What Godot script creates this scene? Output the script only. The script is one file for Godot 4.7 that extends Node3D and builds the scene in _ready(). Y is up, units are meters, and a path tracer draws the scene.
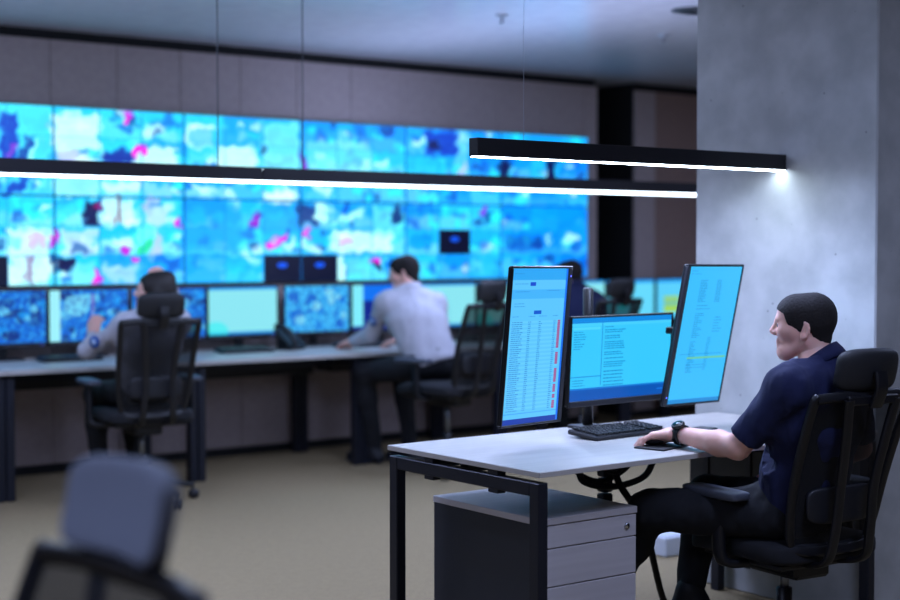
extends Node3D
# Control room: a concrete pillar, a pale desk with three arm-mounted monitors, a long row of far desks under a video wall.
# World axes follow the room: X runs along the video wall, -Z points at it, Y is up. The photograph is 900 x 600.

const FOCAL := 1480.0
const EYE := Vector3(0, 1.43, 0)
const WALL_Z := -9.0
var used := {}
var rng := RandomNumberGenerator.new()
var M := {}
var cam_fwd := Vector3()
var cam_right := Vector3()
var cam_up := Vector3()


func _ready() -> void:
	rng.seed = 7
	make_camera()
	make_environment()
	make_materials()
	make_room()
	make_room_lights()
	make_video_wall()
	make_pendants()
	make_far_row()
	make_near_desk()
	make_chairs()
	make_people()
	make_small_things()


# ---------------------------------------------------------------- camera, environment, light

func make_camera() -> void:
	var pitch := atan(53.0 / FOCAL)
	var from_x := atan(1980.0 / FOCAL * cos(pitch))   # angle between the view and the X axis, from the vanishing points
	cam_fwd = Vector3(cos(from_x) * cos(pitch), -sin(pitch), -sin(from_x) * cos(pitch))
	cam_right = cam_fwd.cross(Vector3.UP).normalized()
	cam_up = cam_right.cross(cam_fwd)
	var cam := Camera3D.new()
	cam.name = "camera"
	add_child(cam)
	cam.look_at_from_position(EYE, EYE + cam_fwd, Vector3.UP)
	cam.keep_aspect = Camera3D.KEEP_HEIGHT
	var lens := CameraAttributesPhysical.new()
	lens.frustum_focal_length = 59.2
	lens.frustum_focus_distance = 4.95
	lens.exposure_aperture = 1.5
	lens.frustum_near = 0.05
	lens.frustum_far = 100.0
	cam.attributes = lens
	cam.fov = rad_to_deg(2.0 * atan(300.0 / FOCAL))
	cam.near = 0.05
	cam.far = 100.0
	cam.current = true


func make_environment() -> void:
	var env := Environment.new()
	env.background_mode = Environment.BG_COLOR
	env.background_color = Color(0.01, 0.012, 0.02)
	env.tonemap_mode = Environment.TONE_MAPPER_LINEAR
	env.tonemap_exposure = 1.0
	env.sdfgi_enabled = true
	env.ssao_enabled = true
	env.ssil_enabled = true
	var we := WorldEnvironment.new()
	we.name = "environment"
	we.environment = env
	add_child(we)


func area_light(called: String, at: Vector3, towards: Vector3, size: Vector2, energy: float, color: Color, up := Vector3.RIGHT) -> void:
	var l := AreaLight3D.new()
	l.name = called
	add_child(l, true)
	l.look_at_from_position(at, at + towards, up)
	l.area_size = size
	l.area_normalize_energy = true
	l.area_range = 30.0
	l.area_attenuation = 2.0
	l.light_energy = energy
	l.light_color = color
	l.shadow_enabled = true


func make_room_lights() -> void:
	# flush ceiling panels: all unseen above the frame, their spots chosen to light the room
	var spots := [Vector3(4.6, 0, -5.7), Vector3(2.2, 0, -5.4), Vector3(-0.5, 0, -2.2), Vector3(3.2, 0, -1.6), Vector3(7.2, 0, -3.2), Vector3(8.2, 0, -6.0)]
	for i in spots.size():
		var p: Vector3 = spots[i]
		var t := thing("ceiling_light", Vector3(p.x, 2.8, p.z), "flat white ceiling light panel with slim aluminium frame", "light", "ceiling light panels")
		var f := kit()
		for s in [-1.0, 1.0]:
			cbox(f, Vector3(0, -0.012, s * 0.2), Vector3(1.24, 0.024, 0.03), 0.004)
			cbox(f, Vector3(s * 0.605, -0.012, 0), Vector3(0.03, 0.024, 0.37), 0.004)
		put(f, "frame", M.alu, t)
		var d := kit()
		cbox(d, Vector3(0, -0.008, 0), Vector3(1.18, 0.012, 0.37), 0.002)
		put(d, "diffuser", M.panel_glow, t)
		area_light("ceiling_panel", Vector3(p.x, 2.77, p.z), Vector3.DOWN, Vector2(1.18, 0.37), CEILING_ENERGY, LAMP_TINT)

const CEILING_ENERGY := 4.4
const PENDANT_ENERGY := 2.5
const FAR_PENDANT_ENERGY := 1.2
const UPLIGHT_ENERGY := 1.5
const LAMP_TINT := Color(0.72, 0.79, 1.0)


# ---------------------------------------------------------------- pixels to places

func ray(x: float, y: float) -> Vector3:
	return cam_fwd + cam_right * ((x - 450.0) / FOCAL) - cam_up * ((y - 300.0) / FOCAL)

func on_z(x: float, y: float, z: float) -> Vector3:
	var d := ray(x, y)
	return EYE + d * (z / d.z)

func on_y(x: float, y: float, h: float) -> Vector3:
	var d := ray(x, y)
	return EYE + d * ((h - EYE.y) / d.y)


# ---------------------------------------------------------------- naming

func numbered(called: String) -> String:
	var n: int = used.get(called, 0)
	used[called] = n + 1
	return called if n == 0 else "%s_%03d" % [called, n]

func describe(o: Node, label: String, category: String, group := "", kind := "") -> void:
	if label: o.set_meta("label", label)
	if category: o.set_meta("category", category)
	if group: o.set_meta("group", group)
	if kind: o.set_meta("kind", kind)

func thing(called: String, at: Vector3, label: String, category: String, group := "", turn := 0.0) -> Node3D:
	var o := Node3D.new()
	o.name = numbered(called)
	add_child(o)
	o.position = at
	o.rotation.y = turn
	describe(o, label, category, group)
	return o

func put(st: SurfaceTool, called: String, mat: Material, parent: Node3D = null, at := Transform3D.IDENTITY) -> MeshInstance3D:
	st.generate_normals()
	var mesh := st.commit()
	return put_mesh(mesh, called, mat, parent, at)

func put_mesh(mesh: Mesh, called: String, mat: Material, parent: Node3D = null, at := Transform3D.IDENTITY) -> MeshInstance3D:
	var o := MeshInstance3D.new()
	o.mesh = mesh
	o.material_override = mat
	if parent == null:
		o.name = numbered(called)
		add_child(o)
	else:
		o.name = called
		parent.add_child(o, true)
	o.transform = at
	return o

func structure(st: SurfaceTool, called: String, mat: Material, label: String, category: String) -> MeshInstance3D:
	var o := put(st, called, mat)
	describe(o, label, category, "", "structure")
	return o


# ---------------------------------------------------------------- shapes

func kit() -> SurfaceTool:
	var st := SurfaceTool.new()
	st.begin(Mesh.PRIMITIVE_TRIANGLES)
	return st

func face(st: SurfaceTool, pts: Array, inside: Vector3, at: Transform3D) -> void:
	# a flat convex face, turned so that it looks away from inside
	var a: Vector3 = pts[0]
	var n: Vector3 = (pts[2] - a).cross(pts[1] - a)
	var order := range(pts.size())
	if n.dot(a - inside) < 0.0:
		order.reverse()
	for i in range(1, pts.size() - 1):
		for k in [0, i, i + 1]:
			st.add_vertex(at * (pts[order[k]] as Vector3))

func cbox(st: SurfaceTool, c: Vector3, size: Vector3, bevel := 0.004, basis := Basis.IDENTITY) -> void:
	# a box with chamfered edges
	var at := Transform3D(basis, c)
	var h := size * 0.5
	var b: float = minf(bevel, minf(h.x, minf(h.y, h.z)) * 0.9)
	st.set_smooth_group(-1)
	var o := Vector3.ZERO
	for ax in 3:
		var u := (ax + 1) % 3
		var w := (ax + 2) % 3
		for s in [-1.0, 1.0]:
			var q := []
			for k in [[-1.0, -1.0], [1.0, -1.0], [1.0, 1.0], [-1.0, 1.0]]:
				var p := Vector3.ZERO
				p[ax] = s * h[ax]
				p[u] = k[0] * (h[u] - b)
				p[w] = k[1] * (h[w] - b)
				q.append(p)
			face(st, q, o, at)
		for su in [-1.0, 1.0]:
			for sw in [-1.0, 1.0]:
				var q := []
				for e in [[0, -1.0], [0, 1.0], [1, 1.0], [1, -1.0]]:
					var p := Vector3.ZERO
					p[ax] = e[1] * (h[ax] - b)
					p[u] = su * (h[u] - (b if e[0] == 0 else 0.0))
					p[w] = sw * (h[w] - (0.0 if e[0] == 0 else b))
					q.append(p)
				face(st, q, o, at)
	for sx in [-1.0, 1.0]:
		for sy in [-1.0, 1.0]:
			for sz in [-1.0, 1.0]:
				face(st, [Vector3(sx * h.x, sy * (h.y - b), sz * (h.z - b)), Vector3(sx * (h.x - b), sy * h.y, sz * (h.z - b)), Vector3(sx * (h.x - b), sy * (h.y - b), sz * h.z)], o, at)

func beam(st: SurfaceTool, a: Vector3, b: Vector3, w: float, h: float, up := Vector3.UP, bevel := 0.004) -> void:
	var z := (b - a).normalized()
	var x := up.cross(z).normalized()
	var y := z.cross(x)
	cbox(st, (a + b) * 0.5, Vector3(w, h, (b - a).length()), bevel, Basis(x, y, z))

func smooth_path(pts: Array, steps: int) -> PackedVector3Array:
	var out := PackedVector3Array()
	for i in pts.size() - 1:
		var p0: Vector3 = pts[maxi(i - 1, 0)]
		var p1: Vector3 = pts[i]
		var p2: Vector3 = pts[i + 1]
		var p3: Vector3 = pts[mini(i + 2, pts.size() - 1)]
		for s in steps:
			out.append(p1.cubic_interpolate(p2, p0, p3, float(s) / steps))
	out.append(pts[pts.size() - 1])
	return out

func sweep(st: SurfaceTool, pts: PackedVector3Array, outline: PackedVector2Array, side: Vector3, scales := PackedFloat32Array(), smooth := true) -> void:
	# carries an outline (x along side, y across) along a path; closed at both ends
	var n := pts.size()
	var m := outline.size()
	var rings := []
	for i in n:
		var t: Vector3 = (pts[mini(i + 1, n - 1)] - pts[maxi(i - 1, 0)]).normalized()
		var x := (side - t * side.dot(t)).normalized()
		var y := t.cross(x)
		var k := scales[i] if scales.size() == n else 1.0
		var r := []
		for q in outline:
			r.append(pts[i] + (x * q.x + y * q.y) * k)
		rings.append(r)
	st.set_smooth_group(1 if smooth else -1)
	for i in n - 1:
		var c: Vector3 = (pts[i] + pts[i + 1]) * 0.5
		for j in m:
			face(st, [rings[i][j], rings[i][(j + 1) % m], rings[i + 1][(j + 1) % m], rings[i + 1][j]], c, Transform3D.IDENTITY)
	st.set_smooth_group(-1)
	face(st, rings[0], pts[1], Transform3D.IDENTITY)
	face(st, rings[n - 1], pts[n - 2], Transform3D.IDENTITY)

func circle(r: float, sides: int) -> PackedVector2Array:
	var o := PackedVector2Array()
	for i in sides:
		o.append(Vector2.from_angle(TAU * i / sides) * r)
	return o

func round_rect(w: float, h: float, r: float, steps := 3) -> PackedVector2Array:
	var o := PackedVector2Array()
	for k in 4:
		var c := Vector2((w / 2 - r) * (1 if k == 0 or k == 3 else -1), (h / 2 - r) * (1 if k < 2 else -1))
		for s in steps + 1:
			o.append(c + Vector2.from_angle(PI / 2 * (k + float(s) / steps)) * r)
	return o

func tube(st: SurfaceTool, pts: Array, r: float, sides := 8, steps := 6) -> void:
	var path := smooth_path(pts, steps) if pts.size() > 2 else PackedVector3Array(pts)
	var side := Vector3(0.31, 0.17, 0.93)
	if absf((path[1] - path[0]).normalized().dot(side.normalized())) > 0.9:
		side = Vector3(0.93, 0.2, -0.3)
	sweep(st, path, circle(r, sides), side)

func lathe(st: SurfaceTool, profile: Array, segs: int, at := Transform3D.IDENTITY, smooth := true) -> void:
	# profile: Vector2(radius, height) from bottom to top
	st.set_smooth_group(2 if smooth else -1)
	for i in profile.size() - 1:
		var p: Vector2 = profile[i]
		var q: Vector2 = profile[i + 1]
		for s in segs:
			var a := TAU * s / segs
			var b := TAU * (s + 1) / segs
			var quad := []
			for e in [[p, a], [p, b], [q, b], [q, a]]:
				quad.append(Vector3(cos(e[1]) * e[0].x, e[0].y, sin(e[1]) * e[0].x))
			if p.x < 1e-6:
				quad.remove_at(1)
			elif q.x < 1e-6:
				quad.remove_at(2)
			var mid := (p + q) * 0.5
			var d := q - p
			var out := Vector2(d.y, -d.x).normalized() * 0.01
			var inn := mid - out
			var ang := (a + b) * 0.5
			face(st, quad, Vector3(cos(ang) * inn.x, inn.y, sin(ang) * inn.x), at)

func pad(st: SurfaceTool, at: Transform3D, half: Vector3, e1 := 0.35, e2 := 0.35, bend = null, nu := 28, nv := 14) -> void:
	# a rounded cushion (superellipsoid); bend moves its points before they are placed
	var rows := []
	for j in nv + 1:
		var v := -PI / 2 + PI * j / nv
		var row := []
		for i in nu:
			var u := TAU * i / nu
			var cv := signed_pow(cos(v), e1)
			var p := Vector3(half.x * cv * signed_pow(cos(u), e2), half.y * cv * signed_pow(sin(u), e2), half.z * signed_pow(sin(v), e1))
			if j == 0 or j == nv:
				p = Vector3(0, 0, p.z)
			if bend != null:
				p = bend.call(p)
			row.append(p)
		rows.append(row)
	st.set_smooth_group(3)
	for j in nv:
		for i in nu:
			var k := (i + 1) % nu
			if j > 0:
				for p in [rows[j][i], rows[j + 1][k], rows[j][k]]:
					st.add_vertex(at * (p as Vector3))
			if j < nv - 1:
				for p in [rows[j][i], rows[j + 1][i], rows[j + 1][k]]:
					st.add_vertex(at * (p as Vector3))

func signed_pow(x: float, e: float) -> float:
	return signf(x) * pow(absf(x), e)

func screen_quad(w: float, h: float) -> ArrayMesh:
	var a := []
	a.resize(Mesh.ARRAY_MAX)
	a[Mesh.ARRAY_VERTEX] = PackedVector3Array([Vector3(-w / 2, h / 2, 0), Vector3(w / 2, h / 2, 0), Vector3(w / 2, -h / 2, 0), Vector3(-w / 2, -h / 2, 0)])
	a[Mesh.ARRAY_NORMAL] = PackedVector3Array([Vector3.BACK, Vector3.BACK, Vector3.BACK, Vector3.BACK])
	a[Mesh.ARRAY_TEX_UV] = PackedVector2Array([Vector2(0, 0), Vector2(1, 0), Vector2(1, 1), Vector2(0, 1)])
	a[Mesh.ARRAY_INDEX] = PackedInt32Array([0, 1, 2, 0, 2, 3])
	var m := ArrayMesh.new()
	m.add_surface_from_arrays(Mesh.PRIMITIVE_TRIANGLES, a)
	return m


# ---------------------------------------------------------------- materials

func mat(color: Color, rough := 0.6, metal := 0.0) -> StandardMaterial3D:
	var m := StandardMaterial3D.new()
	m.albedo_color = color
	m.roughness = rough
	m.metallic = metal
	return m

func noise_image(size: int, freq: float, seed_: int, lo: Color, hi: Color, octaves := 4, contrast := 1.0) -> Image:
	var n := FastNoiseLite.new()
	n.seed = seed_
	n.frequency = freq
	n.fractal_octaves = octaves
	var g := n.get_seamless_image(size, size)
	var im := Image.create(size, size, false, Image.FORMAT_RGB8)
	for y in size:
		for x in size:
			var v: float = clampf((g.get_pixel(x, y).r - 0.5) * contrast + 0.5, 0.0, 1.0)
			im.set_pixel(x, y, lo.lerp(hi, v))
	return im

func textured(im: Image, metres: float, rough := 0.7, relief: Image = null, depth := 0.0) -> StandardMaterial3D:
	var m := StandardMaterial3D.new()
	m.albedo_texture = ImageTexture.create_from_image(im)
	m.uv1_triplanar = true
	m.uv1_world_triplanar = true
	m.uv1_scale = Vector3.ONE / metres
	m.roughness = rough
	if relief:
		m.normal_enabled = true
		var b: Image = relief.duplicate()
		b.bump_map_to_normal_map(1.0)
		m.normal_texture = ImageTexture.create_from_image(b)
		m.normal_scale = depth
	return m

func glow(color: Color, energy: float) -> StandardMaterial3D:
	var m := StandardMaterial3D.new()
	m.albedo_color = Color(0.9, 0.9, 0.9)
	m.emission_enabled = true
	m.emission = color
	m.emission_energy_multiplier = energy
	return m

func screen_mat(im: Image, energy: float) -> StandardMaterial3D:
	var m := StandardMaterial3D.new()
	m.albedo_color = Color(0.01, 0.01, 0.012)
	m.roughness = 0.35
	m.emission_enabled = true
	m.emission = Color.BLACK
	m.emission_texture = ImageTexture.create_from_image(im)
	m.emission_energy_multiplier = energy
	return m

func concrete_image() -> Image:
	var im := noise_image(512, 0.011, 3, Color(0.63, 0.64, 0.64), Color(0.72, 0.73, 0.73), 6, 1.5)
	var r := RandomNumberGenerator.new()
	r.seed = 21
	for k in 46:     # air holes left by the formwork
		var c := Vector2i(r.randi_range(4, 507), r.randi_range(4, 507))
		var s := r.randf_range(0.5, 1.3)
		for dy in range(-2, 3):
			for dx in range(-2, 3):
				if Vector2(dx, dy).length() < s:
					im.set_pixel(c.x + dx, c.y + dy, im.get_pixel(c.x + dx, c.y + dy).darkened(0.28))
	return im

func carpet_image() -> Image:
	var im := noise_image(512, 0.03, 5, Color(0.52, 0.455, 0.335), Color(0.55, 0.485, 0.36), 3, 1.0)
	var r := RandomNumberGenerator.new()
	r.seed = 4
	for y in 512:
		for x in 512:
			var c := im.get_pixel(x, y)
			var k := r.randf_range(0.86, 1.12)
			im.set_pixel(x, y, Color(c.r * k, c.g * k, c.b * k))
	return im

func laminate_image(base: Color) -> Image:
	# pale laminate with a faint grain along X
	var n := FastNoiseLite.new()
	n.seed = 9
	n.frequency = 0.02
	var im := Image.create(512, 512, false, Image.FORMAT_RGB8)
	for y in 512:
		for x in 512:
			var v := n.get_noise_2d(x * 0.12, y * 2.2) * 0.035
			im.set_pixel(x, y, Color(base.r + v, base.g + v, base.b + v))
	return im

func make_materials() -> void:
	var con := concrete_image()
	M.concrete = textured(con, 1.6, 0.6, con, 0.5)
	M.carpet = textured(carpet_image(), 0.8, 0.95)
	M.wall = textured(noise_image(256, 0.03, 8, Color(0.63, 0.575, 0.57), Color(0.67, 0.615, 0.605), 3), 0.5, 0.9)
	M.wall_brown = textured(noise_image(256, 0.03, 18, Color(0.54, 0.45, 0.42), Color(0.58, 0.485, 0.45), 3), 0.5, 0.9)
	M.ceiling = textured(noise_image(128, 0.05, 2, Color(0.76, 0.75, 0.77), Color(0.80, 0.79, 0.81), 2), 1.0, 0.22)
	M.ceiling.metallic_specular = 1.0
	M.black_wall = mat(Color(0.035, 0.035, 0.045), 0.8)
	M.alu = mat(Color(0.62, 0.63, 0.66), 0.4, 0.7)
	M.panel_glow = glow(Color(0.9, 0.93, 1.0), 2.2)
	M.strip_glow = glow(Color(0.86, 0.93, 1.0), 30.0)
	M.uplight_glow = glow(Color(0.86, 0.93, 1.0), 8.0)
	M.far_strip_glow = glow(Color(0.86, 0.93, 1.0), 7.0)
	M.lamp_black = mat(Color(0.055, 0.055, 0.085), 0.42)
	M.desk_top = textured(laminate_image(Color(0.71, 0.69, 0.665)), 0.9, 0.42)
	M.desk_steel = mat(Color(0.085, 0.10, 0.15), 0.45, 0.2)
	M.cabinet_dark = mat(Color(0.12, 0.145, 0.20), 0.5)
	M.cabinet_pale = textured(laminate_image(Color(0.78, 0.76, 0.77)), 0.9, 0.5)
	M.chrome = mat(Color(0.75, 0.76, 0.78), 0.18, 1.0)
	M.black_plastic = mat(Color(0.05, 0.053, 0.075), 0.42)
	M.dark_plastic = mat(Color(0.075, 0.08, 0.105), 0.5)
	M.grey_plastic = mat(Color(0.17, 0.18, 0.20), 0.5)
	M.arm_pad = mat(Color(0.27, 0.29, 0.34), 0.5)  # lighter grey carries the highlight on top of the arm pads
	M.bezel = mat(Color(0.045, 0.048, 0.07), 0.35)
	M.bezel_chin = mat(Color(0.15, 0.155, 0.18), 0.4)
	M.key = mat(Color(0.06, 0.07, 0.085), 0.45)
	M.cable = mat(Color(0.025, 0.027, 0.035), 0.5)
	M.blue_led = glow(Color(0.05, 0.15, 1.0), 2.5)
	M.seat_cloth = textured(noise_image(128, 0.2, 12, Color(0.065, 0.068, 0.09), Color(0.095, 0.10, 0.125), 2), 0.12, 0.9)
	M.mesh_cloth = mat(Color(0.05, 0.052, 0.066, 0.86), 0.85)
	M.mesh_cloth.transparency = BaseMaterial3D.TRANSPARENCY_ALPHA
	M.headrest = textured(noise_image(128, 0.2, 14, Color(0.075, 0.08, 0.095), Color(0.11, 0.115, 0.135), 2), 0.12, 0.6)
	M.headrest_grey = textured(noise_image(128, 0.2, 15, Color(0.42, 0.44, 0.49), Color(0.47, 0.49, 0.54), 2), 0.12, 0.7)
	M.steel_leg = mat(Color(0.5, 0.52, 0.55), 0.3, 0.9)
	M.skin = mat(Color(0.90, 0.69, 0.63), 0.5)
	M.skin.subsurf_scatter_enabled = true
	M.skin.subsurf_scatter_strength = 0.15
	M.hair_dark = textured(noise_image(128, 0.25, 31, Color(0.05, 0.034, 0.03), Color(0.11, 0.08, 0.07), 3, 1.6), 0.04, 0.9)
	M.hair_brown = textured(noise_image(128, 0.2, 33, Color(0.06, 0.04, 0.035), Color(0.12, 0.085, 0.07), 3, 1.4), 0.08, 0.6)
	M.navy = textured(noise_image(128, 0.15, 35, Color(0.03, 0.065, 0.22), Color(0.045, 0.085, 0.26), 3), 0.1, 0.9)
	M.white_shirt = mat(Color(0.70, 0.70, 0.74), 0.85)
	M.trousers = mat(Color(0.035, 0.045, 0.075), 0.9)
	M.trousers_black = mat(Color(0.03, 0.034, 0.045), 0.9)
	M.shoe = mat(Color(0.045, 0.06, 0.10), 0.6)
	M.sole = mat(Color(0.16, 0.20, 0.28), 0.7)
	M.watch = mat(Color(0.02, 0.022, 0.03), 0.35)
	M.dial = mat(Color(0.03, 0.10, 0.14), 0.15)
	M.eye_white = mat(Color(0.62, 0.60, 0.60), 0.3)
	M.iris = mat(Color(0.07, 0.05, 0.04), 0.15)
	M.badge = mat(Color(0.12, 0.32, 0.62), 0.7)
	M.badge_pale = mat(Color(0.62, 0.72, 0.85), 0.7)
	M.clip_brown = mat(Color(0.42, 0.25, 0.20), 0.35)
	M.white_box = mat(Color(0.74, 0.76, 0.80), 0.6)
	M.mouse_pad = mat(Color(0.03, 0.035, 0.05), 0.55)


# ---------------------------------------------------------------- the room

func slab(lo: Vector3, hi: Vector3, bevel := 0.0) -> SurfaceTool:
	var st := kit()
	cbox(st, (lo + hi) * 0.5, hi - lo, bevel)
	return st

const ROOM_LO := Vector3(-2.6, 0, -9.0)
const ROOM_HI := Vector3(11.2, 2.8, 2.6)
const GAP_A := 8.235
const GAP_B := 8.665

func make_room() -> void:
	var lo := ROOM_LO
	var hi := ROOM_HI
	structure(slab(Vector3(lo.x - 0.2, -0.15, lo.z - 0.9), Vector3(hi.x + 0.2, 0, hi.z + 0.2), 0.001), "floor", M.carpet, "beige grey carpet floor of the control room", "floor")
	structure(slab(Vector3(lo.x - 0.2, 2.8, lo.z - 0.9), Vector3(hi.x + 0.2, 2.95, hi.z + 0.2), 0.001), "ceiling", M.ceiling, "smooth pale satin ceiling", "ceiling")
	structure(slab(Vector3(lo.x - 0.2, 0, lo.z - 0.9), Vector3(lo.x, 2.8, hi.z + 0.2), 0.001), "wall_left", M.wall, "plain grey side wall", "wall")
	structure(slab(Vector3(hi.x, 0, lo.z - 0.9), Vector3(hi.x + 0.2, 2.8, hi.z + 0.2), 0.001), "wall_right", M.wall_brown, "plain brown side wall beyond the pillar", "wall")
	structure(slab(Vector3(lo.x, 0, hi.z), Vector3(hi.x, 2.8, hi.z + 0.2), 0.001), "wall_front", M.wall, "plain grey wall facing the video wall", "wall")
	# the wall that carries the screens: a black core with upright panels, 4 mm joints between them and a dark gap under the ceiling
	var back := structure(slab(Vector3(lo.x, 0, -9.2), Vector3(GAP_A, 2.8, -9.03), 0.001), "wall_back", M.black_wall, "grey panelled wall behind the video wall", "wall")
	var step := 0.45
	var x := 3.59 - step * 14
	while x < GAP_A - 0.02:
		var x1 := minf(x + step, GAP_A)
		var p := kit()
		cbox(p, Vector3((x + x1) / 2, 1.395, -9.015), Vector3(x1 - x - 0.004, 2.68, 0.03), 0.002)
		put(p, "panel", M.wall, back)
		x += step
	var far := structure(slab(Vector3(GAP_B, 0, -9.2), Vector3(hi.x, 2.8, -9.03), 0.001), "wall_back_far", M.black_wall, "brown panelled wall between the black recess and the pillar", "wall")
	for r in [[GAP_B, 8.90, M.wall], [8.90, 9.8, M.wall_brown], [9.8, 10.7, M.wall_brown], [10.7, hi.x, M.wall_brown]]:
		var p := kit()
		cbox(p, Vector3((r[0] + r[1]) / 2, 1.395, -9.015), Vector3(r[1] - r[0] - 0.004, 2.68, 0.03), 0.002)
		put(p, "panel", r[2], far)
	structure(slab(Vector3(GAP_A, 0, -9.7), Vector3(GAP_B, 2.8, -9.62), 0.001), "wall_recess", M.black_wall, "black floor-to-ceiling recess beside the video wall", "wall")
	for xs in [[GAP_A - 0.03, GAP_A], [GAP_B, GAP_B + 0.03]]:
		structure(slab(Vector3(xs[0], 0, -9.62), Vector3(xs[1], 2.8, -9.2), 0.001), "trim_1" if xs[0] < GAP_A else "trim_2", M.black_wall, "black side lining of the wall recess", "trim")
	var skirt := slab(Vector3(lo.x, 0, -9.0), Vector3(GAP_A, 0.055, -8.985), 0.003)
	structure(skirt, "baseboard_back", M.black_wall, "dark skirting along the panelled wall", "baseboard")
	# pillar: 4.62..5.6 along X, 0.93 deep
	var pil := structure(slab(Vector3(4.62, 0, -4.43), Vector3(5.75, 2.8, -3.5), 0.006), "pillar", M.concrete, "square exposed concrete pillar at the end of the near desk", "pillar")
	# ceiling fittings
	for p in [[502, 18], [664, 38]]:
		var c := on_y(p[0], p[1], 2.78)
		var t := thing("sprinkler", Vector3(c.x, 2.8, c.z), "small grey ceiling sprinkler head %s" % ["above the walkway before the video wall", "beside the pillar"][1 if p[0] > 600 else 0], "sprinkler", "ceiling sprinklers")
		var s := kit()
		lathe(s, [Vector2(0.0, -0.012), Vector2(0.035, -0.01), Vector2(0.038, 0.0), Vector2(0, 0.0)], 16)
		put(s, "plate", M.alu, t)
		s = kit()
		lathe(s, [Vector2(0.0, -0.055), Vector2(0.02, -0.055), Vector2(0.02, -0.051), Vector2(0.006, -0.048), Vector2(0.008, -0.01), Vector2(0, -0.01)], 12)
		put(s, "nozzle", M.alu, t)
	var v := on_y(697, 12, 2.79)
	var vt := thing("ceiling_vent", Vector3(v.x, 2.8, v.z), "dark round air vent in the ceiling by the pillar", "vent")
	var s2 := kit()
	lathe(s2, [Vector2(0.0, -0.008), Vector2(0.10, -0.008), Vector2(0.13, -0.006), Vector2(0.15, 0.0), Vector2(0, 0.0)], 24)
	put(s2, "rim", M.grey_plastic, vt)
	for k in 3:
		var rg := kit()
		var r := 0.03 + 0.03 * k
		lathe(rg, [Vector2(r, -0.012), Vector2(r + 0.012, -0.012), Vector2(r + 0.012, -0.007), Vector2(r, -0.007)], 24)
		put(rg, "ring", M.dark_plastic, vt)


# ---------------------------------------------------------------- video wall

const VW_X := 1.79
const VW_Y := 1.186
const PANEL_W := 0.90
const PANEL_H := 0.565
const PPM := 300.0

func vpx(x: float, y: float) -> Vector2:
	# photo pixel -> pixel of the painted video-wall picture
	var p := on_z(x, y, -8.95)
	return Vector2((p.x - VW_X) * PPM, (VW_Y + 2 * PANEL_H - p.y) * PPM)

func blot(im: Image, poly: PackedVector2Array, c: Color) -> void:
	var lo := Vector2(1e9, 1e9)
	var hi := -lo
	for p in poly:
		lo = lo.min(p)
		hi = hi.max(p)
	for y in range(maxi(int(lo.y), 0), mini(int(hi.y) + 1, im.get_height())):
		for x in range(maxi(int(lo.x), 0), mini(int(hi.x) + 1, im.get_width())):
			if Geometry2D.is_point_in_polygon(Vector2(x + 0.5, y + 0.5), poly):
				im.set_pixel(x, y, im.get_pixel(x, y).lerp(c, c.a))

func oval(im: Image, c: Vector2, r: Vector2, col: Color) -> void:
	for y in range(maxi(int(c.y - r.y), 0), mini(int(c.y + r.y) + 1, im.get_height())):
		for x in range(maxi(int(c.x - r.x), 0), mini(int(c.x + r.x) + 1, im.get_width())):
			if ((Vector2(x, y) - c) / r).length() < 1.0:
				im.set_pixel(x, y, im.get_pixel(x, y).lerp(col, col.a))

func rect_of(x0: float, y0: float, x1: float, y1: float) -> PackedVector2Array:
	return PackedVector2Array([vpx(x0, y0), vpx(x1, y0), vpx(x1, y1), vpx(x0, y1)])

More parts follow.
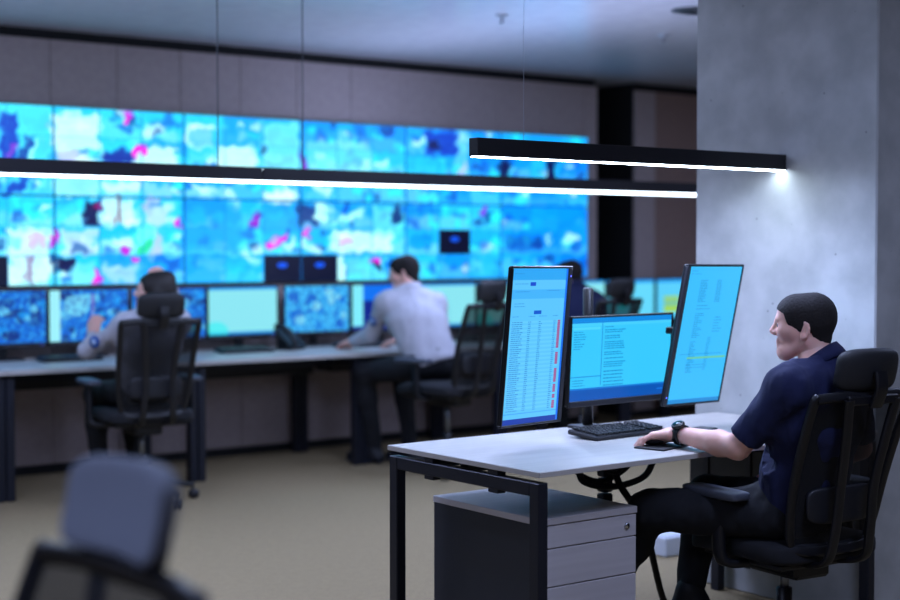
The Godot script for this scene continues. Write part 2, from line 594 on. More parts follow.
func video_picture() -> Image:
	# 21 x 6 camera views, 0.30 x 0.188 m each: cyan and blue interiors with pale floors, dark furniture and magenta marks
	var w := int(PANEL_W * 7 * PPM)
	var h := int(PANEL_H * 2 * PPM)
	var im := Image.create(w, h, false, Image.FORMAT_RGB8)
	var r := RandomNumberGenerator.new()
	r.seed = 11
	var tw := 90
	var th := h / 6.0
	var white := Color(0.78, 0.98, 1.0)
	for ty in 6:
		for tx in 21:
			var f := clampf((tx - 5.0) / 15.0, 0.0, 1.0)
			var base := Color(0.10, 0.80, 1.0).lerp(Color(0.0, 0.56, 1.0), f)
			base = base.lerp(Color(0.0, 0.50, 0.96) if r.randf() < 0.5 else Color(0.25, 0.92, 1.0), r.randf() * 0.55)
			var o := Vector2(tx * tw, ty * th)
			im.fill_rect(Rect2i(int(o.x), int(o.y), tw, int(th) + 1), base)
			# floor, back wall and a few things of each camera view
			var hz := r.randf_range(0.3, 0.65) * th
			var sl := r.randf_range(-10, 10)
			var pale := base.lerp(white, r.randf_range(0.25, 0.8) * (1.0 - 0.55 * f))
			pale.a = 0.8
			blot(im, PackedVector2Array([o + Vector2(2, hz + sl), o + Vector2(tw - 2, hz - sl), o + Vector2(tw - 2, th - 1), o + Vector2(2, th - 1)]), pale)
			for k in r.randi_range(3, 6):
				var c := o + Vector2(r.randf_range(8, tw - 8), r.randf_range(6, th - 8))
				var s := Vector2(r.randf_range(5, 22), r.randf_range(4, 13))
				s = s.min(Vector2(minf(c.x - o.x, o.x + tw - c.x), minf(c.y - o.y, o.y + th - c.y)))
				var q := r.randf()
				var col := Color(0.0, 0.30, 0.78, 0.55)
				if q < 0.35 * (1.0 - 0.5 * f): col = Color(0.8, 1.0, 1.0, 0.75)
				elif q < 0.5: col = Color(0.15, 0.95, 1.0, 0.7)
				elif q < 0.6: col = Color(0.02, 0.18, 0.55, 0.6)
				if r.randf() < 0.5:
					oval(im, c, s, col)
				else:
					var t := Vector2.from_angle(r.randf_range(-0.7, 0.7))
					var u := t.orthogonal()
					blot(im, PackedVector2Array([c - t * s.x - u * s.y, c + t * s.x - u * s.y, c + t * s.x + u * s.y, c - t * s.x + u * s.y]), col)
	# what the photograph shows in particular places
	var mag := Color(1.0, 0.05, 0.85, 0.95)
	var navy := Color(0.02, 0.06, 0.30, 0.95)
	var sky := Color(0.55, 0.95, 1.0, 0.85)
	var pw := Color(0.82, 1.0, 1.0, 0.85)
	var lil := Color(0.72, 0.78, 1.0, 0.8)
	blot(im, rect_of(-30, 100, 51, 168), Color(0.25, 0.88, 1.0, 0.9))
	for d in [[0, 112, 18, 165, Color(0.0, 0.22, 0.75, 0.9)], [52, 112, 100, 150, pw], [58, 148, 76, 164, lil], [104, 150, 132, 163, Color(0.0, 0.16, 0.62, 0.9)], [140, 146, 179, 166, pw],
			[186, 122, 214, 148, pw], [190, 128, 300, 146, Color(0.05, 0.65, 1.0, 0.5)], [218, 146, 256, 170, pw], [262, 122, 300, 170, Color(0.5, 0.97, 1.0, 0.7)], [308, 140, 372, 172, Color(0.5, 0.93, 1.0, 0.6)], [425, 131, 458, 155, Color(0.0, 0.2, 0.75, 0.85)],
			[428, 140, 440, 150, Color(0.0, 0.07, 0.35, 0.9)], [404, 155, 446, 178, Color(0.1, 0.8, 1.0, 0.8)], [456, 130, 470, 176, Color(0.45, 0.85, 1.0, 0.6)], [499, 160, 509, 181, navy], [546, 160, 556, 181, navy], [510, 140, 540, 158, Color(0.05, 0.6, 1.0, 0.8)],
			[54, 176, 100, 196, sky], [102, 180, 140, 194, pw], [84, 200, 100, 224, navy], [56, 200, 84, 214, Color(0.15, 0.85, 1.0, 0.8)], [101, 197, 135, 225, pw], [116, 196, 121, 224, Color(0.45, 0.32, 0.45, 0.85)],
			[144, 206, 168, 224, Color(0.75, 0.88, 1.0, 0.8)], [7, 226, 50, 284, pw], [27, 254, 33, 284, Color(0.55, 0.5, 0.68, 0.85)], [8, 236, 20, 250, Color(0.45, 0.9, 1.0, 0.8)], [30, 232, 48, 246, Color(0.85, 0.65, 0.95, 0.6)],
			[60, 228, 96, 254, Color(0.75, 0.9, 1.0, 0.8)], [72, 244, 90, 252, Color(0.05, 0.25, 0.6, 0.6)], [53, 257, 72, 270, navy], [72, 262, 95, 285, Color(0.45, 0.92, 1.0, 0.7)],
			[137, 226, 160, 250, Color(0.45, 1.0, 0.95, 0.8)], [104, 264, 136, 282, Color(0.62, 0.85, 1.0, 0.8)], [182, 226, 240, 252, Color(0.05, 0.6, 1.0, 0.7)], [184, 254, 224, 284, Color(0.03, 0.62, 0.98, 0.7)], [226, 262, 259, 284, Color(0.1, 0.78, 1.0, 0.7)],
			[182, 202, 240, 224, Color(0.02, 0.6, 0.98, 0.7)], [262, 190, 296, 202, pw], [262, 204, 300, 230, Color(0.05, 0.66, 1.0, 0.75)], [298, 204, 314, 224, Color(0.02, 0.2, 0.5, 0.9)], [315, 203, 326, 222, Color(0.7, 1.0, 1.0, 0.95)],
			[330, 230, 392, 252, pw], [340, 236, 352, 244, Color(0.9, 0.6, 0.9, 0.6)], [333, 256, 344, 282, Color(0.75, 1.0, 0.98, 0.95)], [346, 256, 386, 282, Color(0.4, 0.92, 1.0, 0.75)], [372, 204, 404, 236, Color(0.45, 0.95, 1.0, 0.6)],
			[392, 204, 402, 222, Color(0.02, 0.14, 0.42, 0.8)], [408, 234, 432, 248, Color(0.0, 0.6, 1.0, 0.8)], [470, 252, 500, 276, Color(0.15, 0.78, 1.0, 0.7)], [505, 234, 532, 250, Color(0.0, 0.33, 0.75, 0.6)], [530, 205, 584, 232, Color(0.0, 0.6, 1.0, 0.8)]]:
		blot(im, rect_of(d[0], d[1], d[2], d[3]), d[4])
	for d in [[[124, 112], [131, 112], [129, 123], [125, 123], mag], [[134, 147], [146, 141], [145, 151], [132, 158], mag], [[52, 226], [57, 236], [54, 248], [51, 248], mag], [[93, 266], [97, 268], [100, 283], [93, 283], mag],
			[[180, 214], [182, 216], [182, 227], [177, 226], mag], [[122, 248], [129, 247], [128, 254], [123, 253], Color(0.75, 0.0, 0.85, 0.95)], [[132, 256], [137, 257], [137, 263], [133, 263], mag], [[250, 226], [258, 207], [259, 227], [252, 227], Color(0.62, 0.0, 0.80, 0.95)],
			[[265, 241], [290, 233], [283, 242], [268, 250], mag], [[270, 240], [281, 237], [278, 242], [271, 245], Color(0.75, 0.75, 1.0, 0.95)], [[302, 227], [310, 227], [310, 236], [304, 237], Color(0.95, 0.3, 0.85, 0.9)], [[372, 258], [381, 257], [379, 264], [376, 264], mag],
			[[374, 262], [377, 261], [383, 270], [380, 272], navy], [[482, 206], [488, 205], [487, 215], [482, 215], Color(0.5, 0.3, 1.0, 0.9)], [[96, 202], [99, 199], [99, 209], [95, 210], Color(0.75, 0.05, 0.45, 0.9)], [[300, 150], [305, 156], [306, 172], [301, 172], Color(0.62, 0.1, 0.8, 0.8)],
			[[26, 160], [36, 138], [41, 140], [31, 162], Color(0.6, 0.97, 1.0, 0.9)], [[18, 162], [28, 136], [33, 136], [24, 162], Color(0.0, 0.2, 0.62, 0.9)], [[4, 152], [18, 142], [20, 150], [8, 158], Color(0.55, 0.25, 0.85, 0.8)], [[30, 194], [48, 174], [54, 174], [36, 196], Color(0.4, 0.93, 1.0, 0.8)],
			[[2, 194], [20, 176], [36, 176], [10, 196], Color(0.0, 0.25, 0.75, 0.9)], [[137, 248], [150, 236], [152, 250], [140, 254], Color(0.1, 0.85, 0.6, 0.8)], [[456, 176], [466, 158], [469, 160], [466, 178], lil], [[262, 148], [268, 148], [268, 152], [262, 152], navy],
			[[155, 232], [160, 226], [164, 252], [150, 258], lil], [[366, 214], [330, 226], [332, 222], [364, 206], Color(0.7, 1.0, 1.0, 0.8)], [[140, 204], [150, 194], [160, 200], [146, 210], lil], [[56, 262], [72, 257], [72, 262], [60, 270], navy]]:
		blot(im, PackedVector2Array([vpx(d[0][0], d[0][1]), vpx(d[1][0], d[1][1]), vpx(d[2][0], d[2][1]), vpx(d[3][0], d[3][1])]), d[4])
	oval(im, vpx(85, 161), Vector2(24, 13), Color(0.85, 1.0, 1.0, 0.9))
	oval(im, vpx(282, 196), Vector2(30, 14), Color(0.85, 1.0, 1.0, 0.8))
	im = wavered(im)
	# three views without a signal: near black with a small blue mark
	for g in [[11, 5], [12, 5], [16, 4], [4, 5]]:
		im.fill_rect(Rect2i(g[0] * tw + 1, int(g[1] * th) + 1, tw - 1, int(th)), Color(0.015, 0.03, 0.16))
		oval(im, Vector2(g[0] * tw + 45, g[1] * th + th * 0.38), Vector2(13, 6), Color(0.03, 0.32, 0.9, 1.0))
	for tx in range(1, 21):
		blot(im, PackedVector2Array([Vector2(tx * tw - 1, 0), Vector2(tx * tw + 1, 0), Vector2(tx * tw + 1, h), Vector2(tx * tw - 1, h)]), Color(0.0, 0.45, 0.85, 0.6))
	for ty in range(1, 6):
		blot(im, PackedVector2Array([Vector2(0, ty * th - 0.6), Vector2(w, ty * th - 0.6), Vector2(w, ty * th + 1), Vector2(0, ty * th + 1)]), Color(0.0, 0.48, 0.88, 0.5))
	return im

func wavered(im: Image) -> Image:
	# camera pictures have no ruled edges: waver the painted shapes and soften them
	var n := FastNoiseLite.new()
	n.seed = 77
	n.frequency = 0.032
	n.fractal_octaves = 2
	var w := im.get_width()
	var h := im.get_height()
	var soft: Image = im.duplicate()
	soft.resize(w / 7, h / 7, Image.INTERPOLATE_LANCZOS)
	soft.resize(w, h, Image.INTERPOLATE_CUBIC)
	var out := Image.create(w, h, false, Image.FORMAT_RGB8)
	for y in h:
		for x in w:
			var dx := n.get_noise_2d(x, y) * 12.0
			var dy := n.get_noise_2d(x + 911.0, y - 503.0) * 9.0
			var sx := clampi(int(x + dx), 0, w - 1)
			var sy := clampi(int(y + dy), 0, h - 1)
			out.set_pixel(x, y, im.get_pixel(sx, sy).lerp(soft.get_pixel(sx, sy), 0.88))
	return out

func make_video_wall() -> void:
	var pic := video_picture()
	var pw := int(PANEL_W * PPM)
	var ph := int(PANEL_H * PPM)
	var places := ["first", "second", "third", "fourth", "fifth", "sixth", "seventh"]
	for row in 2:
		for col in 7:
			var im := pic.get_region(Rect2i(col * pw, row * ph, pw, ph))
			var c := Vector3(VW_X + (col + 0.5) * PANEL_W, VW_Y + (1.5 - row) * PANEL_H, -8.97)
			var from_recess: String = ["seventh", "sixth", "fifth", "fourth", "third", "second", "first"][col]
			var t := thing("video_wall_panel", c, "video wall panel of blue camera views, %s column from the black recess, %s row" % [from_recess, "upper" if row == 0 else "lower"], "screen", "video wall panels")
			var b := kit()
			cbox(b, Vector3(0, 0, -0.006), Vector3(PANEL_W - 0.002, PANEL_H - 0.002, 0.045), 0.003)
			put(b, "housing", M.bezel, t)
			put_mesh(screen_quad(PANEL_W - 0.008, PANEL_H - 0.008), "screen", screen_mat(im, VIDEO_GLOW), t, Transform3D(Basis.IDENTITY, Vector3(0, 0, 0.018)))

const VIDEO_GLOW := 1.25


# ---------------------------------------------------------------- pendants

func pendant(a: Vector3, b: Vector3, tall: float, wide: float, wires: Array, label: String, up: bool) -> void:
	# a black extrusion from a to b (points of its underside) with a white diffuser below
	var t := thing("pendant_lamp", a, label, "lamp", "linear pendant lamps")
	var n := b - a
	var body := kit()
	cbox(body, n * 0.5 + Vector3(0, tall / 2 + 0.012, 0), Vector3(n.x, tall, wide), 0.002)
	put(body, "housing", M.lamp_black, t)
	var strip := kit()
	cbox(strip, n * 0.5 + Vector3(0, 0.012 if not up else 0.008, 0), Vector3(n.x - 0.004, 0.006 if not up else 0.014, wide - 0.012), 0.001)
	put(strip, "diffuser", M.far_strip_glow if up else M.strip_glow, t)
	for x in wires:
		var w := kit()
		tube(w, [Vector3(x - a.x, tall + 0.012, 0), Vector3(x - a.x, 2.8 - a.y, 0)], 0.0032 if up else 0.0009, 6)
		put(w, "wire", M.grey_plastic if up else M.alu, t)
		w = kit()
		lathe(w, [Vector2(0, 2.8 - a.y), Vector2(0.022, 2.8 - a.y), Vector2(0.022, 2.785 - a.y), Vector2(0, 2.78 - a.y)], 12, Transform3D(Basis.IDENTITY, Vector3(x - a.x, 0, 0)))
		put(w, "ceiling_cap", M.grey_plastic, t)
	area_light("pendant", a + n * 0.5 + Vector3(0, -0.004, 0), Vector3.DOWN, Vector2(n.x - 0.012, wide - 0.012), (FAR_PENDANT_ENERGY if up else PENDANT_ENERGY) * n.x / 1.5, LAMP_TINT)
	if up:
		strip = kit()
		cbox(strip, n * 0.5 + Vector3(0, tall + 0.013, 0), Vector3(n.x - 0.02, 0.004, wide - 0.02), 0.001)
		put(strip, "top_diffuser", M.uplight_glow, t)
		for s in [-1.0, 1.0]:
			var rim := kit()
			cbox(rim, n * 0.5 + Vector3(0, tall + 0.018, s * (wide / 2 - 0.003)), Vector3(n.x, 0.016, 0.006), 0.001)
			put(rim, "rim", M.lamp_black, t)
		area_light("pendant_uplight", a + n * 0.5 + Vector3(0, tall + 0.027, 0), Vector3.UP, Vector2(n.x - 0.02, wide - 0.02), UPLIGHT_ENERGY * n.x / 1.5, LAMP_TINT)

func make_pendants() -> void:
	pendant(Vector3(3.06, 1.724, -3.96), Vector3(4.619, 1.724, -3.96), 0.062, 0.05, [3.28], "black linear pendant lamp running up to the concrete pillar", false)
	pendant(Vector3(0.7, 1.743, -6.4), Vector3(3.617, 1.743, -6.4), 0.052, 0.055, [1.0, 3.39], "black linear pendant lamp hanging before the video wall above the long-haired person", true)
	pendant(Vector3(3.622, 1.743, -6.4), Vector3(7.9, 1.743, -6.4), 0.052, 0.055, [3.866, 6.9, 7.6], "black linear pendant lamp before the video wall, passing behind the pillar", true)


# ---------------------------------------------------------------- screens of the desk monitors

func text_block(im: Image, x: int, y: int, w: int, rows: int, pitch: int, col: Color, seed_: int, ragged := 0.6, thick := 2) -> void:
	# lines too small to read: broken dashes
	var r := RandomNumberGenerator.new()
	r.seed = seed_
	for k in rows:
		var end := x + int(w * r.randf_range(1.0 - ragged, 1.0))
		var at := x
		while at < end:
			var n := mini(r.randi_range(5, 22), end - at)
			im.fill_rect(Rect2i(at, y + k * pitch, n, thick), col)
			at += n + 3

func screen_table() -> Image:
	var im := Image.create(400, 680, false, Image.FORMAT_RGB8)
	im.fill(Color(0.36, 0.78, 1.0))
	im.fill_rect(Rect2i(0, 0, 400, 50), Color(0.18, 0.66, 0.97))
	im.fill_rect(Rect2i(0, 92, 400, 40), Color(0.27, 0.71, 0.99))
	var ink := Color(0.13, 0.50, 0.84)
	text_block(im, 14, 22, 120, 1, 10, ink, 1)
	im.fill_rect(Rect2i(128, 60, 40, 16), Color(0.08, 0.30, 0.82))
	text_block(im, 20, 66, 100, 1, 10, ink, 2, 0.1)
	text_block(im, 24, 100, 120, 1, 10, ink, 3, 0.2)
	text_block(im, 252, 96, 100, 1, 10, ink, 4, 0.1)
	text_block(im, 24, 152, 80, 2, 12, ink, 5, 0.3)
	im.fill_rect(Rect2i(168, 184, 54, 16), Color(0.07, 0.36, 0.82))
	for c in [[18, 44], [132, 50], [208, 60], [310, 40]]:
		text_block(im, c[0], 208, c[1], 1, 10, ink, 6 + c[0], 0.05)
	var r := RandomNumberGenerator.new()
	r.seed = 17
	for row in 44:
		var y := 232 + row * 9
		if row % 2 == 0:
			im.fill_rect(Rect2i(10, y - 3, 360, 9), Color(0.40, 0.81, 1.0))
		for c in [[18, 86], [132, 26], [208, 26], [316, 22]]:
			text_block(im, c[0], y, c[1], 1, 9, ink, row * 11 + c[0], 0.35, 3)
		if not row in [14, 15, 22, 23, 31, 36, 39]:
			im.fill_rect(Rect2i(348, y - 3, 20, 8), Color(0.66, 0.32, 0.55))
	im.fill_rect(Rect2i(0, 632, 400, 3), Color(0.2, 0.6, 0.95))
	im.fill_rect(Rect2i(0, 656, 400, 24), Color(0.03, 0.22, 0.66))
	im.fill_rect(Rect2i(386, 0, 14, 680), Color(0.10, 0.45, 0.95))
	return im

func screen_editor() -> Image:
	var im := Image.create(640, 380, false, Image.FORMAT_RGB8)
	im.fill(Color(0.22, 0.795, 1.0))
	im.fill_rect(Rect2i(0, 0, 640, 24), Color(0.06, 0.55, 0.90))
	im.fill_rect(Rect2i(0, 24, 640, 14), Color(0.28, 0.82, 1.0))
	var ink := Color(0.05, 0.55, 0.84)
	im.fill_rect(Rect2i(188, 24, 4, 290), Color(0.06, 0.52, 0.86))
	im.fill_rect(Rect2i(0, 268, 190, 4), Color(0.08, 0.55, 0.88))
	im.fill_rect(Rect2i(8, 42, 170, 12), Color(0.32, 0.85, 1.0))
	text_block(im, 14, 62, 120, 8, 11, ink, 50, 0.75, 4)
	text_block(im, 14, 284, 80, 3, 12, ink, 51, 0.5, 4)
	text_block(im, 204, 42, 60, 1, 10, ink, 52, 0.1, 4)
	var y := 56
	for b in [[2, 150], [2, 110], [4, 150], [2, 140], [1, 130], [3, 150]]:
		text_block(im, 206, y, b[1], b[0], 10, ink, y, 0.25, 5)
		y += b[0] * 10 + 8
	text_block(im, 206, y + 4, 130, 7, 16, ink, 53, 0.1, 6)
	im.fill_rect(Rect2i(0, 322, 640, 58), Color(0.03, 0.34, 0.72))
	im.fill_rect(Rect2i(0, 322, 640, 8), Color(0.08, 0.48, 0.85))
	im.fill_rect(Rect2i(560, 350, 60, 5), Color(0.12, 0.5, 0.9))
	return im

func screen_document() -> Image:
	var im := Image.create(400, 680, false, Image.FORMAT_RGB8)
	im.fill(Color(0.22, 0.75, 1.0))
	var ink := Color(0.10, 0.58, 0.86)
	text_block(im, 14, 20, 80, 2, 14, ink, 60, 0.4, 3)
	text_block(im, 96, 66, 60, 14, 8, ink, 61, 0.3, 4)
	text_block(im, 224, 66, 44, 14, 8, ink, 62, 0.3, 4)
	text_block(im, 96, 190, 110, 2, 16, ink, 63, 0.4, 4)
	text_block(im, 96, 230, 70, 14, 9, ink, 64, 0.6, 4)
	text_block(im, 250, 250, 70, 6, 14, ink, 65, 0.5, 4)
	text_block(im, 96, 370, 60, 20, 8, ink, 66, 0.7, 4)
	text_block(im, 224, 352, 30, 24, 7, ink, 67, 0.3, 3)
	im.fill_rect(Rect2i(30, 372 + 60, 330, 3), Color(0.12, 0.6, 0.88))
	im.fill_rect(Rect2i(90, 448, 300, 10), Color(0.42, 0.80, 0.66))
	text_block(im, 90, 486, 200, 2, 14, ink, 68, 0.4, 3)
	im.fill_rect(Rect2i(0, 660, 400, 20), Color(0.12, 0.55, 0.85))
	return im

func screen_far(kind: String, seed_: int) -> Image:
	var im := Image.create(192, 112, false, Image.FORMAT_RGB8)
	var r := RandomNumberGenerator.new()
	r.seed = seed_
	if kind == "page":
		im.fill(Color(0.58, 0.95, 1.0))
		im.fill_rect(Rect2i(0, 0, 192, 6), Color(0.15, 0.62, 0.98))
		im.fill_rect(Rect2i(0, 106, 192, 6), Color(0.1, 0.55, 0.9))
		oval(im, Vector2(20, 104), Vector2(34, 24), Color(0.2, 1.0, 1.0, 0.6))
	elif kind == "arrow":
		im.fill(Color(0.40, 0.86, 1.0))
		im.fill_rect(Rect2i(0, 0, 192, 8), Color(0.1, 0.6, 0.98))
		blot(im, PackedVector2Array([Vector2(50, 30), Vector2(100, 62), Vector2(50, 96)]), Color(0.1, 0.92, 0.98, 0.9))
	elif kind == "yellow":
		im.fill(Color(0.36, 0.82, 1.0))
		im.fill_rect(Rect2i(0, 0, 192, 8), Color(0.1, 0.6, 0.98))
		im.fill_rect(Rect2i(30, 50, 66, 46), Color(0.52, 0.80, 0.62))
		im.fill_rect(Rect2i(30, 50, 66, 8), Color(0.66, 0.85, 0.3))
		im.fill_rect(Rect2i(30, 82, 66, 12), Color(0.70, 0.88, 0.12))
	elif kind == "desktop":
		im.fill(Color(0.02, 0.13, 0.55))
		im.fill_rect(Rect2i(0, 0, 192, 40), Color(0.03, 0.45, 0.95))
		im.fill_rect(Rect2i(0, 0, 34, 104), Color(0.50, 0.93, 1.0))
		oval(im, Vector2(48, 104), Vector2(9, 5), Color(0.1, 0.6, 1.0, 1.0))
	elif kind == "grid":
		im.fill(Color(0.22, 0.72, 1.0))
		for k in 22:
			var c := Vector2(r.randf_range(20, 178), r.randf_range(14, 96))
			var col := [Color(0.02, 0.30, 0.80, 0.8), Color(0.6, 0.92, 1.0, 0.8), Color(0.05, 0.45, 0.9, 0.7)][k % 3] as Color
			oval(im, c, Vector2(r.randf_range(7, 16), r.randf_range(6, 13)), col)
		for k in 5:
			im.fill_rect(Rect2i(k * 38, 0, 2, 112), Color(0.08, 0.55, 0.95))
	else:  # camera pictures
		im.fill(Color(0.03, 0.42, 0.88))
		for k in 34:
			var c := Vector2(r.randf_range(6, 186), r.randf_range(6, 106))
			var col := [Color(0.01, 0.10, 0.42, 0.8), Color(0.45, 0.86, 1.0, 0.8), Color(0.05, 0.62, 1.0, 0.8), Color(0.02, 0.2, 0.55, 0.7)][k % 4] as Color
			oval(im, c, Vector2(r.randf_range(6, 20), r.randf_range(4, 12)), col)
		if kind == "camera_list":
			im.fill_rect(Rect2i(0, 0, 26, 112), Color(0.62, 0.95, 1.0))
			oval(im, Vector2(64, 34), Vector2(32, 24), Color(0.5, 0.88, 1.0, 0.9))
			im.fill_rect(Rect2i(100, 8, 9, 52), Color(0.45, 0.4, 0.8))
	if kind in ["grid", "cameras", "camera_list"]:
		var fine := FastNoiseLite.new()      # grain of the camera pictures
		fine.seed = seed_
		fine.frequency = 0.09
		for y in 112:
			for x in range(28 if kind == "camera_list" else 0, 192):
				var v := fine.get_noise_2d(x, y)
				im.set_pixel(x, y, im.get_pixel(x, y).lerp(Color(0.45, 0.9, 1.0) if v > 0 else Color(0.02, 0.2, 0.6), clampf(absf(v) * 1.3, 0.0, 0.7)))
	im.resize(48, 28, Image.INTERPOLATE_LANCZOS)
	im.resize(192, 112, Image.INTERPOLATE_CUBIC)
	return im


# ---------------------------------------------------------------- monitors

func monitor_body(t: Node3D, w: float, h: float, chin: float, im: Image, energy: float, at := Transform3D.IDENTITY, quarter := 0) -> void:
	# housing, bezel rails, glass and power light of a landscape monitor; quarter turns it upright (+1: its lower rail on the +X side)
	var e := 0.008
	var turned := at * Transform3D(Basis(Vector3.BACK, PI / 2 * quarter), Vector3.ZERO)
	var b := kit()
	cbox(b, Vector3(0, 0, -0.013), Vector3(w - 0.004, h - 0.004, 0.016), 0.005)
	cbox(b, Vector3(0, 0, -0.032), Vector3(w * 0.6, h * 0.6, 0.03), 0.012)
	put(b, "housing", M.bezel, t, turned)
	var f := kit()
	for s in [-1.0, 1.0]:
		cbox(f, Vector3(s * (w - e) / 2, 0, -0.002), Vector3(e, h, 0.012), 0.002)
	cbox(f, Vector3(0, (h - e) / 2, -0.002), Vector3(w - 2 * e, e, 0.012), 0.002)
	put(f, "bezel", M.bezel, t, turned)
	var c := kit()
	cbox(c, Vector3(0, (chin - h) / 2, -0.002), Vector3(w - 2 * e, chin, 0.012), 0.002)
	put(c, "lower_bezel", M.bezel_chin, t, turned)
	var size := Vector2(w - 2 * e, h - e - chin)
	if quarter != 0:
		size = Vector2(size.y, size.x)
	var shift := turned.basis * Vector3(0, (chin - e) / 2, 0.0005)
	put_mesh(screen_quad(size.x, size.y), "screen", screen_mat(im, energy), t, Transform3D(at.basis, at.origin + shift))
	var l := kit()
	cbox(l, Vector3(w / 2 - 0.035, -h / 2 + chin * 0.45, 0.0045), Vector3(0.006, 0.003, 0.002), 0.0005)
	put(l, "power_light", M.blue_led, t, turned)

const FAR_GLOW := 1.0
const NEAR_GLOW := 1.0

func make_far_row() -> void:
	# desks, 1.19 m wide each, along the video wall
	for i in 7:
		var x0 := 1.76 + 1.19 * i
		var label := "pale far desk with dark steel legs %s" % ["at the open end of the row", "under the long-haired person's elbow", "carrying the desk telephone", "under the leaning person's hands", "next beyond the leaning person's chair", "behind the three arm-mounted monitors", "standing before the brown wall"][i]
		var t := thing("office_desk", Vector3(x0 + 0.595, 0, -8.5), label, "desk", "far row of desks")
		var k := kit()
		cbox(k, Vector3(0, 0.7275, 0), Vector3(1.188, 0.025, 0.9), 0.002)
		put(k, "tabletop", M.desk_top, t)
		k = kit()
		cbox(k, Vector3(0, 0.7275, 0.451), Vector3(1.188, 0.023, 0.002), 0.0005)
		put(k, "edge_band", M.desk_top, t)
		for sx in [-1.0, 1.0]:
			for sz in [-1.0, 1.0]:
				k = kit()
				cbox(k, Vector3(sx * 0.567, 0.35, sz * 0.38), Vector3(0.05, 0.70, 0.06), 0.004)
				put(k, "leg", M.desk_steel, t)
			k = kit()
			cbox(k, Vector3(sx * 0.567, 0.68, 0), Vector3(0.05, 0.04, 0.70), 0.003)
			put(k, "side_rail", M.desk_steel, t)
		k = kit()
		cbox(k, Vector3(0, 0.672, 0.16), Vector3(1.08, 0.055, 0.03), 0.003)
		put(k, "cross_rail", M.desk_steel, t)
		k = kit()
		cbox(k, Vector3(0, 0.625, -0.18), Vector3(1.05, 0.10, 0.22), 0.006)
		put(k, "cable_tray", M.dark_plastic, t)
	var spots := [[2.40, "cameras", 1], [2.945, "cameras", 2], [3.49, "camera_list", 3], [4.04, "cameras", 4], [4.585, "page", 5], [5.17, "grid", 6], [5.72, "desktop", 7], [6.30, "page", 8], [6.85, "page", 9], [7.62, "page", 10], [8.175, "arrow", 11], [8.73, "yellow", 12]]
	var words := ["showing crowded camera pictures at the open end of the row", "showing crowded camera pictures, left of the white-margined one", "showing camera pictures beside a white margin, before the long-haired person's raised hand", "showing camera pictures, half behind the long-haired person's chair", "showing a blank pale page beside the desk telephone", "showing a grid of blue tiles, between telephone and leaning person", "showing a navy desktop before the leaning person's face", "showing a blank pale page behind the leaning person's back", "showing a pale page behind the tall empty chair", "showing a pale page behind the dark-haired person", "showing a pale page with a turquoise triangle", "showing a pale page with a yellow table"]
	words[1] = "showing crowded camera pictures, next to the white-margined one"
	for i in spots.size():
		var s: Array = spots[i]
		var t := thing("desk_monitor", Vector3(s[0] + 0.265, 0.74, -8.81), "far desk monitor " + words[i], "monitor", "monitors on the far desks")
		var st := kit()
		cbox(st, Vector3(0, 0.006, -0.03), Vector3(0.22, 0.012, 0.16), 0.005)
		put(st, "stand_foot", M.bezel, t)
		st = kit()
		cbox(st, Vector3(0, 0.10, -0.06), Vector3(0.06, 0.19, 0.02), 0.004)
		put(st, "stand_neck", M.bezel, t)
		monitor_body(t, 0.535, 0.355, 0.030, screen_far(s[1], s[2]), FAR_GLOW * (0.9 if s[1] == "page" else 1.0), Transform3D(Basis.IDENTITY, Vector3(0, 0.25, 0.0)))
	var kb_at := ["under the white-margined monitor", "beside the desk telephone", "at the leaning person's hands", "beyond the leaning person"]
	for i in 4:
		keyboard(Vector3([3.52, 4.72, 5.62, 6.7][i], 0.74, -8.56), 0.0, "black keyboard on the far desk " + kb_at[i], "keyboards on the far desks", false)
	telephone(Vector3(5.10, 0.74, -8.62), 0.5)

func keyboard(at: Vector3, turn: float, label: String, group: String, fine: bool, wide_k := 0.86) -> void:
	var t := thing("keyboard", at, label, "keyboard", group, turn)
	var k := kit()
	var slope := Basis(Vector3.RIGHT, deg_to_rad(5.0))
	cbox(k, Vector3(0, 0.014, 0), Vector3(0.44 * wide_k, 0.018, 0.15), 0.005, slope)
	put(k, "case", M.dark_plastic, t)
	k = kit()
	for row in 6:
		var n: int = [16, 15, 15, 14, 13, 9][row] if fine else [8, 8, 8, 8, 7, 5][row]
		for i in n + (4 if fine else 2):
			var main := i < n
			var wide: float = 0.30 / n
			var x: float = -0.205 + (i + 0.5) * wide if main else 0.112 + (i - n + 0.5) * (0.023 if fine else 0.046)
			var kw: float = (wide if main else (0.023 if fine else 0.046)) - 0.004
			cbox(k, slope * Vector3(x * wide_k, 0.0, -0.056 + row * 0.0225) + Vector3(0, 0.027, 0), Vector3(kw * wide_k, 0.008, 0.0175), 0.002, slope)
	var o := put(k, "keycaps", M.key, t)
	o.set_meta("kind", "stuff")

